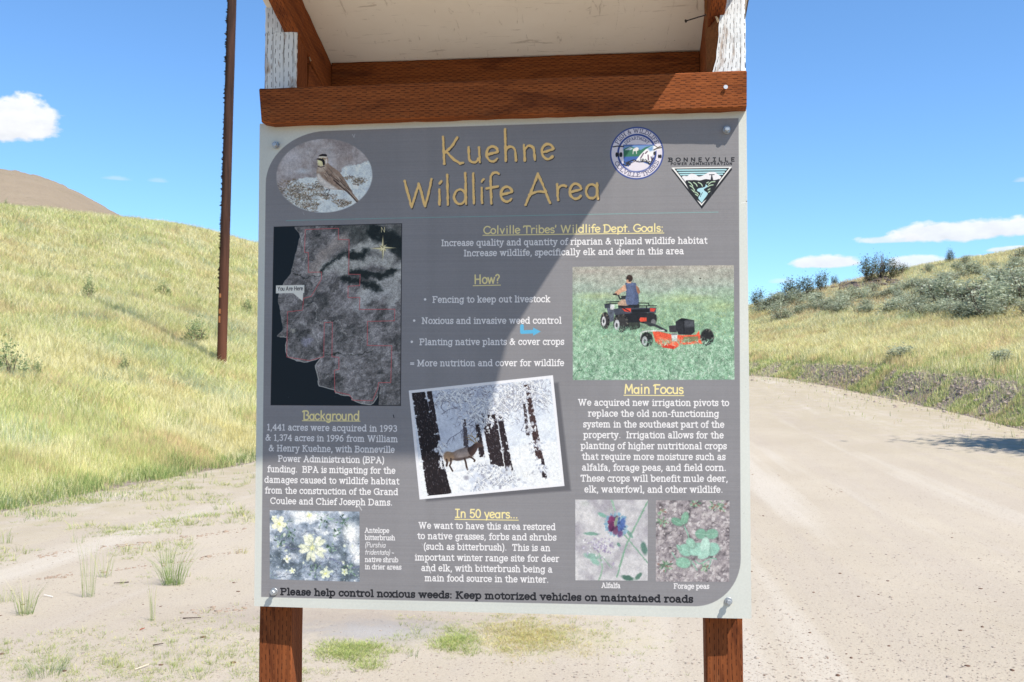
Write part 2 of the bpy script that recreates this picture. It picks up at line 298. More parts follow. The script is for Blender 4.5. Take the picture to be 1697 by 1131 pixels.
def text(T,s,x0,x1,y0,y1,c,style='slab',h=None,wt=.2,track=0,raw=False,slant=0,ramp=None,rough=0,off=(0,0)):
    """a line of lettering whose baseline runs between two points of the photograph (or of the texture when raw)"""
    a=(x0,y0) if raw else p2t(x0,y0); b=(x1,y1) if raw else p2t(x1,y1)
    W=text_width(s,style,track)-.1; L=math.hypot(b[0]-a[0],b[1]-a[1]); sx=L/W
    sy=h if h else sx*1.0; ex=((b[0]-a[0])/L,(b[1]-a[1])/L); ey=(ex[1],-ex[0]); x=-.05
    for ch in s:
        adv,P=glyph(ch,style)
        if P:
            Q=[[(a[0]+off[0]+(x+px+slant*py)*sx*ex[0]+py*sy*ey[0], a[1]+off[1]+(x+px+slant*py)*sx*ex[1]+py*sy*ey[1]) for px,py in pl] for pl in P]
            draw(T,Q,wt*sy,c,rough)
        x+=adv+track
def draw(T,Q,w,c,rough=0):
    xs=[p[0] for q in Q for p in q]; ys=[p[1] for q in Q for p in q]
    x0,y0,x1,y1=_box(T,min(xs),min(ys),max(xs),max(ys),w+2)
    Y,X=np.mgrid[y0:y1,x0:x1].astype(np.float32)+.5
    D=np.full(X.shape,1e9,np.float32)
    for q in Q: np.minimum(D,segdist(X,Y,q),out=D)
    ww=w/2
    if rough: ww=w/2*(1+rough*(ROUGH[y0:y1,x0:x1]-.5)*2)
    blend(T,x0,y0,x1,y1,np.clip(ww-D+.5,0,1),c)
ROUGH=noise(TEX,TEX,13,5,3)
def arc_text(T,s,cx,cy,r,a0,a1,c,h,wt,style='serif',inward=False):
    W=text_width(s,style); x=0
    for ch in s:
        adv,P=glyph(ch,style); m=(x+adv/2)/W; a=math.radians(a0+(a1-a0)*m)
        sx=abs(math.radians(a1-a0))*r/W
        e=(math.sin(a),-math.cos(a))
        up=e if not inward else (-e[0],-e[1]); tx=(math.cos(a),math.sin(a)) if not inward else (-math.cos(a),-math.sin(a))
        if P:
            bx,by=cx+e[0]*r,cy+e[1]*r
            draw(T,[[(bx+(px-adv/2)*sx*tx[0]+py*h*up[0],by+(px-adv/2)*sx*tx[1]+py*h*up[1]) for px,py in pl] for pl in P],wt*h,c)
        x+=adv
# ---------------------------------------------------------------- the printed pictures
def pic_bird():
    h,w=380,500; n=noise(h,w,70,1); C=mixn(n,[(0.2,S(110,105,112)),(.5,S(140,137,150)),(.8,S(158,158,178))])
    for (x,y,rx,ry) in ((240,120,40,30),(370,110,60,40),(330,140,40,60),(150,130,30,60)): ell(C,x,y,rx,ry,S(108,98,98),0,.45,1)
    for i in range(60):
        x=RNG.uniform(0,500); stroke(C,[(x,RNG.uniform(20,120)),(x+RNG.uniform(-25,25),230)],RNG.uniform(2,6),S(150,146,160),.25,3)
    sn=mixn(noise(h,w,30,3),[(.2,S(178,196,222)),(.8,S(205,220,240))])
    poly(C,smooth([(90,215),(150,200),(230,200),(330,180),(350,150),(420,138),(505,135),(505,385),(60,385),(60,240)],6,True),sn,1,4)
    ell(C,140,165,50,18,S(165,178,205),0,.8,.9)
    def tuft(x,y,rx,ry,k):
        for i in range(k):
            a=RNG.uniform(0,6.28); q=RNG.uniform(0,1)**.5; px=x+math.cos(a)*rx*q; py=y+math.sin(a)*ry*q; t=RNG.uniform(-1,1)
            cc=[S(60,52,48),S(96,84,74),S(120,108,98),S(78,70,52),S(150,142,138)][RNG.integers(0,5)]
            stroke(C,[(px,py),(px+RNG.uniform(-14,14),py-RNG.uniform(-4,10))],RNG.uniform(1,2.6),cc,.9)
    for a in ((70,250,70,45,330),(160,270,90,40,450),(110,320,100,40,400),(240,235,45,25,160),(250,300,70,14,160),(430,225,36,18,130),(380,205,30,8,60),(330,335,60,18,220),(220,350,80,22,260)): tuft(*a)
    poly(C,smooth([(215,352),(240,328),(280,322),(320,345),(300,372),(230,375)],6,True),sn,.95,3)
    poly(C,smooth([(180,300),(215,292),(250,300),(225,312)],6,True),sn,.8,3)
    for (x0,y0,x1,y1) in ((258,270,246,290),(278,268,268,292)): stroke(C,[(275,255),(x0,y0),(x1,y1)],3,S(45,42,48)); 
    stroke(C,[(240,292),(262,290)],2,S(50,45,48)); stroke(C,[(262,293),(292,290)],2,S(50,45,48))
    C=warp(C,7,9,301)
    # horned lark
    poly(C,smooth([(222,140),(212,165),(215,195),(230,225),(262,252),(300,262),(352,268),(380,290),(425,338),(434,330),(400,285),(365,225),(330,175),(290,145),(262,120),(235,118)],6,True),S(118,104,98))
    poly(C,smooth([(214,185),(222,215),(245,243),(275,258),(320,262),(280,232),(245,205),(225,180)],6,True),S(190,186,192),1,5)
    poly(C,smooth([(222,142),(240,135),(262,142),(255,165),(228,172),(216,165)],6,True),S(168,152,142),.8,6)
    for i in range(46):
        t=RNG.uniform(0,1); x=245+t*110+RNG.uniform(-14,20); y=150+t*95+RNG.uniform(-16,22)
        stroke(C,[(x,y),(x+RNG.uniform(14,30),y+RNG.uniform(16,30))],RNG.uniform(1.5,3.2),[S(62,52,50),S(160,146,138),S(84,72,68)][i%3],.8)
    stroke(C,smooth([(300,215),(340,250),(380,285),(428,335)]),5,S(50,42,42)); stroke(C,smooth([(330,232),(372,265),(420,322)]),2,S(170,150,140))
    ell(C,246,112,26,24,S(130,112,104)); poly(C,[(216,105),(240,100),(256,112),(254,136),(236,142),(218,136)],S(214,208,158),1,3)
    poly(C,smooth([(222,90),(240,80),(262,82),(264,92),(240,92)],5,True),S(34,30,34)); stroke(C,smooth([(226,97),(244,95),(262,98)]),6,S(205,200,196))
    poly(C,smooth([(216,102),(238,104),(252,112),(254,134),(246,138),(240,118),(220,110)],5,True),S(30,28,32)); poly(C,[(224,103),(208,106),(224,110)],S(40,38,42))
    ell(C,262,118,6,14,S(205,198,200),0,1,.4); stroke(C,smooth([(220,143),(235,147),(252,143)]),4,S(50,44,46))
    ell(C,244,105,3,3,S(15,15,18))
    return grain(C,.22,311,2.4)
def pic_map():
    h,w=700,500; n=noise(h,w,60,11,5); n2=noise(h,w,22,12,4)
    L=mixn(n*.6+n2*.4,[(.25,S(52,54,58)),(.45,S(84,84,90)),(.6,S(104,104,112)),(.8,S(126,126,136))])
    dx=np.zeros((h,w),np.float32); dx[1:,1:]=(n2[1:,1:]-n2[:-1,:-1]); L=np.clip(L+np.clip(dx*1.9,-.08,.09)[...,None],0,1).astype(np.float32)
    C=L; X=lambda p:((p[0]-68)*500/676,(p[1]-108)*700/938)   # from the enlarged view of the photograph
    def XP(*p): return [X(q) for q in p]
    poly(C,XP((440,108),(750,108),(750,300),(700,290),(600,240),(520,220),(470,180)),S(40,46,46),.6,30)
    for q,w_,c in (([(330,340),(440,290),(520,250),(600,220),(690,250)],50,(150,154,160)),([(440,350),(560,300),(680,310)],40,(142,146,152)),([(560,470),(640,420),(700,380),(735,350)],60,(150,154,162)),([(280,340),(350,250),(440,190)],40,(118,114,118)),([(520,540),(580,480),(680,460)],40,(132,136,148)),([(660,380),(720,460),(690,520)],40,(140,144,154))):
        stroke(C,smooth(XP(*q)),w_,S(*c),.85,10)
    for q,w_ in (([(490,355),(560,370),(650,375),(700,350)],26),([(450,400),(540,415),(620,440)],26),([(330,350),(400,290),(455,250)],14),([(470,270),(540,270),(560,250)],30),([(600,150),(690,190),(740,250)],60)):
        stroke(C,smooth(XP(*q)),w_,S(22,28,30),.95,7)
    for i in range(240):
        x,y=RNG.uniform(0,w),RNG.uniform(0,h); a=RNG.uniform(-1.4,.2); l=RNG.uniform(5,24)
        stroke(C,[(x,y),(x+l*math.cos(a),y-l*math.sin(a)*-1),(x+l*1.5*math.cos(a+.5),y+l*1.5*math.sin(a+.5))],1.2,S(*( (150,150,158) if i%2 else (60,60,66))),.35)
    for a in ((450,110,150,80),(380,560,90,50),(160,440,40,30),(250,640,80,40)): ell(C,*a[:2],a[2]*.4,a[3]*.3,S(124,120,128),.4,.3,1)
    for q in ([(240,120),(218,200),(236,260),(230,350),(205,360)],[(245,520),(300,530),(312,620),(350,615),(420,620),(455,680),(545,695),(528,770),(455,790),(458,870),(400,880),(370,900)],[(290,640),(300,690),(318,740)]):
        stroke(C,smooth(XP(*q)),2.2,S(150,150,158),.8)
    stroke(C,smooth(XP((170,365),(215,372),(260,382),(330,365))),4,S(30,32,34),.8); stroke(C,smooth(XP((340,790),(420,775),(470,785),(590,770))),4,S(30,34,34),.8)
    ell(C,*X((235,615)),18,14,S(140,140,152),.4,.8,.5); ell(C,*X((180,665)),18,8,S(150,150,146),0,.7,.6); ell(C,*X((255,712)),22,16,S(112,114,134),0,.8,.4)
    C=warp(C,16,26,321); C=warp(C,5,7,322); C=grain(C,.35,323,3.0)
    coast=[(186,108),(182,122),(208,150),(205,190),(188,260),(170,330),(163,360),(135,395),(115,440),(98,490),(108,540),(118,600),(125,655),(95,686),(135,690),(150,700),(142,745),(155,790),(190,810),(260,822),(330,800),(302,840),(318,900),(325,945),(395,962),(420,985),(490,1000),(500,1020),(590,1040),(632,990),(625,1048),(62,1048),(75,108)]
    sm=[(x+RNG.uniform(-1.6,1.6),y+RNG.uniform(-1.6,1.6)) for x,y in smooth(XP(*coast[:-3]),4)]; poly(C,[(0,-5)]+sm+[X((626,1060)),(-5,710)],S(17,25,33))
    i0=60; stroke(C,[p for p in sm if p[1]>X((0,690))[1]],3.2,S(168,170,176),.8); stroke(C,sm,1.4,S(120,122,128),.5)
    poly(C,XP((622,1055),(632,950),(636,950),(630,1055)),S(20,26,30))
    red=[(238,128),(414,126),(414,185),(470,187),(470,368),(530,370),(528,428),(468,430),(468,490),(530,490),(528,552),(710,552),(708,612),(570,614),(570,738),(696,740),(692,928),(630,928),(625,960),(600,1020),(500,1018),(480,990),(405,975),(402,865),(425,860),(424,798),(388,795),(388,616),(346,618),(345,795),(270,815),(150,795),(150,560),(230,552),(235,490),(275,480),(328,390),(328,354),(258,354),(256,250),(236,248)]
    stroke(C,XP(*(red+[red[0]])),2.0,S(176,74,82),1.0)
    c=S(226,214,164); cx,cy=X((646,235)); 
    for k in range(8):
        a=k*math.pi/4; L_=(50 if k%2==0 else 20); e=(math.sin(a),-math.cos(a)); t=(e[1],-e[0])
        poly(C,[(cx+e[0]*L_,cy+e[1]*L_),(cx+t[0]*6,cy+t[1]*6),(cx,cy)],c,1,.8); poly(C,[(cx+e[0]*L_,cy+e[1]*L_),(cx-t[0]*6,cy-t[1]*6),(cx,cy)],c*.62,1,.8)
    text(C,'N',cx-8,cx+8,cy-62,cy-62,c,'sans',13,.14,raw=True)
    bx0,by0=X((86,420)); bx1,by1=X((238,462)); poly(C,[(bx0,by0),(bx1,by0),(bx1,by1),X((232,462)),X((230,505)),X((178,462)),(bx0,by1)],S(200,204,210))
    text(C,'You Are Here',bx0+6,bx1-6,by1-11,by1-11,S(40,40,46),'sans',10,.2,raw=True)
    for q in (((0,0),(w,0)),((0,h),(w,h)),((0,0),(0,h)),((w,0),(w,h))): stroke(C,list(q),5,S(30,30,36))
    return C
def pic_elk():
    h,w=560,740; n=noise(h,w,120,21,4); C=mixn(n,[(.2,col(206,216,236)),(.6,col(226,234,248)),(.85,col(240,245,252))])
    poly(C,[(0,0),(430,0),(330,250),(300,330),(150,340),(0,360)],col(196,206,230),.5,60)  # the roof's bluish cast shade, painted over the picture's upper left
    poly(C,[(0,330),(740,330),(740,345),(0,350)],col(200,210,228),.4,14)
    poly(C,smooth([(0,360),(200,345),(420,350),(740,340),(745,565),(-5,565)],6,True),col(236,241,250),.9,10)
    def snowy(x,y,n_,sx,sy,dens=.35):
        for i in range(n_):
            px,py=x+RNG.normal()*sx,y+RNG.normal()*sy; a=RNG.uniform(0,6.28); l=RNG.uniform(6,26)
            P=[(px,py),(px+l*math.cos(a),py+l*math.sin(a)*.7),(px+l*1.7*math.cos(a+.3),py+l*1.5*math.sin(a+.5))]
            if RNG.random()<dens: stroke(C,P,RNG.uniform(1,2.2),col(*[int(v) for v in (92,86,98)]),.7)
            else: stroke(C,P,RNG.uniform(2,6),col(*(int(v) for v in RNG.choice([[190,200,222],[215,222,238],[240,244,252],[170,178,202]]))),.75,1.5)
    snowy(210,40,170,80,28,.5); snowy(330,70,300,70,55,.4); snowy(470,60,330,110,40,.45); snowy(440,150,240,60,40,.3); snowy(620,60,260,70,45,.5); snowy(560,120,120,60,30,.4); snowy(300,190,100,25,70,.4)
    for q in ([(320,180),(270,210),(230,240),(180,265),(160,290)],[(270,210),(250,235),(245,262)],[(200,255),(195,275)],[(290,200),(320,225),(300,245)],[(600,150),(590,200),(560,260)],[(180,40),(150,90),(170,120)],[(250,100),(190,110),(150,130)],[(560,110),(640,110),(690,125)]):
        stroke(C,smooth(q),4,col(110,112,130),.8); 
        for p in smooth(q)[::3]: stroke(C,[p,(p[0]+RNG.uniform(-8,8),p[1]+RNG.uniform(8,22))],2,col(128,130,148),.7)
    def trunk(x0,y0,x1,y1,w0,w1,dk=(44,36,40),snow=1.0):
        poly(C,[(x0-w0/2,y0),(x0+w0/2,y0),(x1+w1/2,y1),(x1-w1/2,y1)],col(*dk),1,1.5)
        L_=max(1,int((y1-y0)*(w0+w1)/2/60))
        for i in range(L_):
            t=RNG.random(); x=x0+(x1-x0)*t; y=y0+(y1-y0)*t; ww=(w0+(w1-w0)*t)*.48; px=x+RNG.uniform(-ww,ww); 
            r=RNG.random()
            if r<.55: stroke(C,[(px,y),(px+1,y+RNG.uniform(4,14))],RNG.uniform(1,3),col(*( (70,58,60) if r<.3 else (26,20,26))),.8)
            elif r<.55+.3*snow: stroke(C,[(px,y),(px+RNG.uniform(-3,3),y+RNG.uniform(1,6))],RNG.uniform(1,2.6),col(176,182,200),.6,1.2)
        for i in range(int((y1-y0)/28*snow)):
            t=RNG.random(); sd=RNG.choice([-1,1]); x=x0+(x1-x0)*t+sd*(w0+(w1-w0)*t)*.5; yy=y0+(y1-y0)*t; [ell(C,x+RNG.uniform(-7,7),yy+RNG.uniform(-5,5),RNG.uniform(3,10),RNG.uniform(2,6),col(224,231,245),RNG.uniform(0,3),.9,.5) for _ in range(3)]
    trunk(95,-5,110,270,26,36); trunk(265,170,262,330,16,28,(84,78,86)); trunk(332,150,340,380,22,30); trunk(372,150,396,430,30,30); trunk(410,160,420,440,54,60); trunk(455,170,480,520,26,42)
    trunk(590,120,592,290,12,20,(70,62,66)); trunk(612,20,640,420,24,38,(70,52,52)); trunk(655,420,655,520,14,24)
    trunk(35,-5,95,565,70,130,(34,28,32),.8)
    for (x,y,rx,ry) in ((340,480,60,60),(400,500,80,50),(300,540,60,30),(480,520,60,30),(450,470,40,24),(360,430,36,26),(655,470,30,28),(640,340,24,20),(610,230,26,14),(120,320,26,22),(600,265,20,10)):
        for k in range(10): ell(C,x+RNG.normal()*rx*.6,y+ry*.25+RNG.normal()*ry*.5,rx*.34,ry*.28,col(*(int(v) for v in RNG.choice([[150,158,184],[176,184,206],[120,120,140]]))),RNG.uniform(0,3),.6,.6)
        for k in range(12): ell(C,x+RNG.normal()*rx*.5,y+RNG.normal()*ry*.5,rx*.35,ry*.3,col(*(int(v) for v in RNG.choice([[238,243,252],[226,233,246],[205,214,234]]))),RNG.uniform(0,3),.85,.4)
        for k in range(9):
            px,py=x+RNG.normal()*rx*.5,y+RNG.normal()*ry*.5; stroke(C,[(px,py),(px+RNG.uniform(-14,14),py+RNG.uniform(4,18))],1.8,col(110,106,118),.7)
    def bough(x,y,l,ang,n_):
        for i in range(n_):
            t=i/n_; bx=x+math.cos(ang)*l*t; by=y+math.sin(ang)*l*t+10*t*t
            for sd in (-1,1):
                q=RNG.uniform(6,16)*(1.15-t); ex,ey=bx+sd*q*.6+RNG.uniform(-3,3),by+q+RNG.uniform(-2,4); stroke(C,[(bx,by+2),(ex,ey+3)],2.4,col(*(int(v) for v in RNG.choice([[92,94,112],[128,132,154],[70,68,82]]))),.8); stroke(C,[(bx,by),(ex,ey)],RNG.uniform(2,4),col(*(int(v) for v in RNG.choice([[226,232,244],[240,244,251],[196,206,228]]))),.9)
        stroke(C,[(x,y),(x+math.cos(ang)*l,y+math.sin(ang)*l+8)],4,col(236,241,250),.9)
    for k in range(46): bough(RNG.uniform(300,470),RNG.uniform(60,190),RNG.uniform(20,60),RNG.uniform(.1,3.0),9)
    for k in range(26): bough(RNG.uniform(140,300),RNG.uniform(0,60),RNG.uniform(20,60),RNG.uniform(.2,2.9),8)
    for k in range(44): bough(RNG.uniform(450,700),RNG.uniform(-10,110),RNG.uniform(20,60),RNG.uniform(.2,2.9),8)
    for k in range(34): bough(RNG.uniform(280,500),RNG.uniform(400,530),RNG.uniform(20,50),RNG.uniform(.1,3.0),8)
    for k in range(10): bough(RNG.uniform(595,660),RNG.uniform(200,480),RNG.uniform(14,30),RNG.uniform(.1,3.0),6)
    for k in range(8): bough(RNG.uniform(100,140),RNG.uniform(280,420),RNG.uniform(14,30),RNG.uniform(.1,1.4),6)
    C=warp(C,3.5,6,331)
    # bull elk walking right
    C0=C; C=shear(C,-.10,240)
    B=[(150,395),(138,380),(142,355),(158,342),(185,345),(215,332),(250,322),(275,320),(292,312),(305,300),(318,290),(330,296),(345,303),(352,310),(345,317),(332,317),(322,322),(312,340),(300,356),(290,366),(272,376),(250,380),(228,388),(205,392),(182,386),(170,392)]
    poly(C,smooth(B,5,True),col(128,112,106)); 
    poly(C,smooth([(138,385),(140,352),(160,342),(185,350),(192,372),(180,392),(155,398)],5,True),col(150,126,104),.85,6)
    poly(C,smooth([(205,338),(260,324),(275,340),(268,368),(225,382),(205,370)],5,True),col(166,156,156),.7,12)
    poly(C,smooth([(268,325),(292,310),(308,298),(330,296),(350,308),(346,316),(326,318),(312,340),(298,358),(282,366),(272,350)],5,True),col(72,56,54),1,2)
    poly(C,smooth([(172,385),(225,388),(285,372),(290,366),(240,374),(200,380)],5,True),col(70,60,60),.8,5)
    for P,ww in (([(174,380),(172,402),(163,418),(170,432),(176,446)],9),([(150,385),(152,402),(147,418)],11),([(246,378),(251,402),(252,420),(256,438)],10),([(272,368),(290,378),(300,388),(296,394)],9)): stroke(C,P,ww,col(70,56,52))
    for P in ([(312,296),(300,285),(285,270),(278,250)],[(300,285),(285,278),(268,276)],[(292,276),(280,266),(262,262)],[(318,292),(312,275),(300,258),(296,240)],[(312,275),(322,262),(328,250)],[(306,266),(292,256),(280,252)]): taper(C,smooth(P,4),4,2,col(150,128,84))
    C=shear(C,.10,240); C0[215:470,118:380]=C[215:470,118:380]; C=C0
    poly(C,[(190,440),(300,430),(300,436),(190,446)],col(196,208,228),.6,5)
    for i in range(30):
        x,y=560+RNG.normal()*20,500+RNG.normal()*14; stroke(C,[(x,y),(x+RNG.uniform(-3,3),y-RNG.uniform(6,20))],1.1,col(190,186,180),.6)
    return grain(C,.16,341,2.2)
def foliage(C,box,n,cols,l=(6,16),w=(1,2.4),lean=.5,alpha=.8):
    for i in range(n):
        x,y=RNG.uniform(box[0],box[2]),RNG.uniform(box[1],box[3]); s=.45+.55*(y-box[1])/(box[3]-box[1]); L_=RNG.uniform(*l)*s; a=RNG.normal()*lean
        stroke(C,[(x,y),(x+L_*math.sin(a),y-L_*math.cos(a))],RNG.uniform(*w)*s,cols[RNG.integers(0,len(cols))],alpha)
def pic_atv():
    h,w=500,700; y=np.linspace(0,1,h)[:,None]*np.ones((1,w),np.float32)
    n=noise(h,w,60,31,4,.35); n2=noise(h,w,14,32,4)
    C=mixn(np.clip(y+(n-.5)*.12,0,1),[(0,col(176,178,168)),(.1,col(168,180,168)),(.2,col(160,186,172)),(.3,col(152,192,160)),(.45,col(140,186,150)),(.6,col(142,190,158)),(1,col(148,196,170))])
    C=C*np.array([1.0,.97,.98],np.float32); C=np.clip(C+((n2-.5)*.34)[...,None]*(.25+y[...,None]),0,1).astype(np.float32)
    ell(C,330,8,180,12,col(140,128,120),0,.5,.8); ell(C,90,20,90,14,col(178,168,160),0,.6,.9)
    for (x,yy,rx,ry) in ((500,145,160,26),(120,130,120,20),(640,180,90,30)): ell(C,x,yy,rx,ry,col(186,202,126),0,.5,1)
    foliage(C,(0,110,700,260),1500,[col(120,170,128),col(166,206,160),col(182,200,120),col(150,190,146),col(104,152,118)],(4,12),(1,2),.35)
    C=(C*.78+C.mean(2,keepdims=True)*.22).astype(np.float32)
    foliage(C,(0,150,700,330),900,[col(206,206,120),col(120,160,124),col(172,200,160)],(2,6),(1,2))
    foliage(C,(0,230,700,510),4600,[col(104,156,124),col(160,204,172),col(188,218,200),col(128,180,146),col(66,108,84),col(214,228,216),col(92,136,104)],(5,22),(1.0,2.6),.8)
    C=warp(C,2.5,5,351)
    Z=lambda *p:[((a-95)*700/1313,(b-100)*500/930) for a,b in p]
    def PP(c,*p,s=1.0,al=1.0): poly(C,Z(*p),col(*c),al,s)
    def SS(c,wd,*p,al=1.0): stroke(C,Z(*p),wd,col(*c),al)
    def EE(c,x,y_,rx,ry,rot=0,al=1,so=.1): a,b=Z((x,y_))[0]; ell(C,a,b,rx*.533,ry*.537,col(*c),rot,al,so)
    EE((60,70,66),560,590,250,50,0,.5,.8)
    # mower behind, machine in front
    PP((34,36,42),(440,470),(520,460),(640,470),(780,500),(775,560),(700,575),(640,560),(560,600),(540,610),(470,560)); PP((58,64,60),(545,560),(640,560),(640,610),(560,625))
    EE((44,46,50),735,535,48,58); EE((110,112,118),755,560,20,26)
    for (x,y_,rx,ry) in ((362,545,36,66),(492,560,58,76)):
        EE((20,22,26),x,y_,rx*1.04,ry*1.04); EE((58,58,60),x,y_,rx*.97,ry*.97); [SS((24,25,28) if i%2 else (104,102,98),3.0,(x+math.cos(i*.42)*rx*.72,y_+math.sin(i*.42)*ry*.72),(x+math.cos(i*.42+.12)*rx*.98,y_+math.sin(i*.42+.12)*ry*.98)) for i in range(15)]
        for k in range(26):
            a=RNG.uniform(0,6.28); q=RNG.uniform(.7,1); EE(RNG.choice([[120,116,108],[72,72,74],[20,22,26]]),x+math.cos(a)*rx*q,y_+math.sin(a)*ry*q,7,5,a,.9,.3)
    EE((196,200,206),350,550,17,40); EE((60,62,68),350,550,7,16); EE((190,194,202),458,580,22,44); EE((70,72,78),456,582,9,18)
    PP((92,100,116),(372,412),(410,400),(436,470),(432,545),(405,560),(395,520),(380,470)); PP((60,66,78),(355,410),(400,400),(400,440),(360,444)); PP((215,220,226),(406,412),(438,414),(436,458),(404,452))
    PP((70,76,90),(430,450),(560,430),(640,440),(780,440),(775,485),(640,480),(520,490),(440,500)); PP((48,52,60),(468,420),(480,400),(640,410),(640,440),(470,446))
    PP((222,78,64),(500,446),(575,444),(570,476),(520,470)); PP((214,72,60),(728,444),(776,448),(762,474),(730,472)); PP((30,32,38),(575,455),(725,450),(722,478),(580,482))
    for q in (((370,392),(520,388)),((370,408),(500,402)),((470,426),(780,426)),((500,430),(640,402),(715,404),(720,424)),((600,402),(604,440)),((700,424),(700,470)),((480,426),(560,470))): SS((30,32,36),4.0,*q)
    SS((40,42,48),6,(430,330),(470,335),(485,370),(530,350)); PP((50,54,60),(490,345),(530,340),(528,372),(500,374))
    PP((176,150,134),(464,400),(500,372),(560,370),(580,412),(530,424),(470,420))
    PP((64,74,104),(528,238),(560,230),(612,238),(630,290),(638,398),(622,418),(538,416),(528,370),(536,320),(526,280)); PP((92,106,142),(534,244),(560,232),(610,240),(625,280),(628,330),(635,395),(622,414),(540,414),(530,370),(538,320),(528,280)); PP((70,80,112),(600,250),(628,300),(634,395),(600,410),al=.6,s=6)
    PP((206,164,140),(530,252),(538,300),(500,312),(470,336),(444,326),(442,312),(490,278),(512,256)); PP((150,108,90),(612,255),(636,275),(650,315),(634,332),(622,310)); PP((206,164,140),(542,210),(578,215),(575,240),(545,240))
    EE((58,44,40),562,200,26,29); EE((84,66,58),556,188,14,9,0,.6,.6); EE((196,152,130),545,222,10,14); SS((60,50,46),5,(436,328),(455,326))
    SS((56,60,66),10,(690,560),(780,590),(860,632)); PP((226,88,66),(640,538),(650,520),(700,522),(700,552),(650,556)); SS((40,40,44),4,(640,550),(642,600)); SS((210,214,216),6,(840,628),(700,632),(655,642),(652,690))
    PP((228,96,70),(748,636),(800,636),(900,660),(990,668),(1100,664),(1125,630),(1130,664),(1190,720),(1180,736),(980,744),(920,780),(830,766),(770,720)); PP((240,130,98),(790,680),(900,700),(960,720),(930,745),(840,725),al=.8,s=5); PP((196,64,50),(820,735),(925,755),(918,780),(830,766)); PP((134,128,96),(1000,680),(1115,676),(1118,716),(990,726)); 
    PP((60,60,66),(880,590),(940,585),(945,645),(885,640)); PP((44,46,52),(935,555),(1000,530),(1085,545),(1090,640),(1060,665),(960,662),(938,620)); PP((92,96,106),(1005,548),(1084,552),(1086,600),(1010,600),al=.7,s=5); PP((26,28,34),(950,545),(985,528),(1030,535),(1000,555)); SS((20,20,24),3,(1000,560),(1004,660))
    PP((216,220,222),(900,652),(950,652),(948,716),(904,716)); PP((120,122,126),(900,652),(950,652),(948,664),(902,664))
    for (x,y_,rx,ry) in ((700,700,50,58),(1190,685,54,68)):
        EE((40,42,44),x,y_,rx,ry)
        for k in range(26):
            a=RNG.uniform(0,6.28); q=RNG.uniform(.6,1); EE(RNG.choice([[104,102,98],[20,22,26],[70,70,72]]),x+math.cos(a)*rx*q,y_+math.sin(a)*ry*q,8,5,a,.9,.3)
    EE((176,182,190),684,712,22,38); EE((70,72,78),684,714,9,15)
    foliage(C,(330-95+80,322,620,352),260,[col(112,166,138),col(170,216,190),col(192,226,208),col(134,190,160)],(8,22),(1.2,2.6),.9)
    foliage(C,(115,265,300,300),160,[col(112,166,138),col(170,216,190),col(134,190,160)],(8,18),(1.2,2.6),.9)
    EE((60,60,56),1135,206,8,5)
    return grain(C,.34,361,2.6)
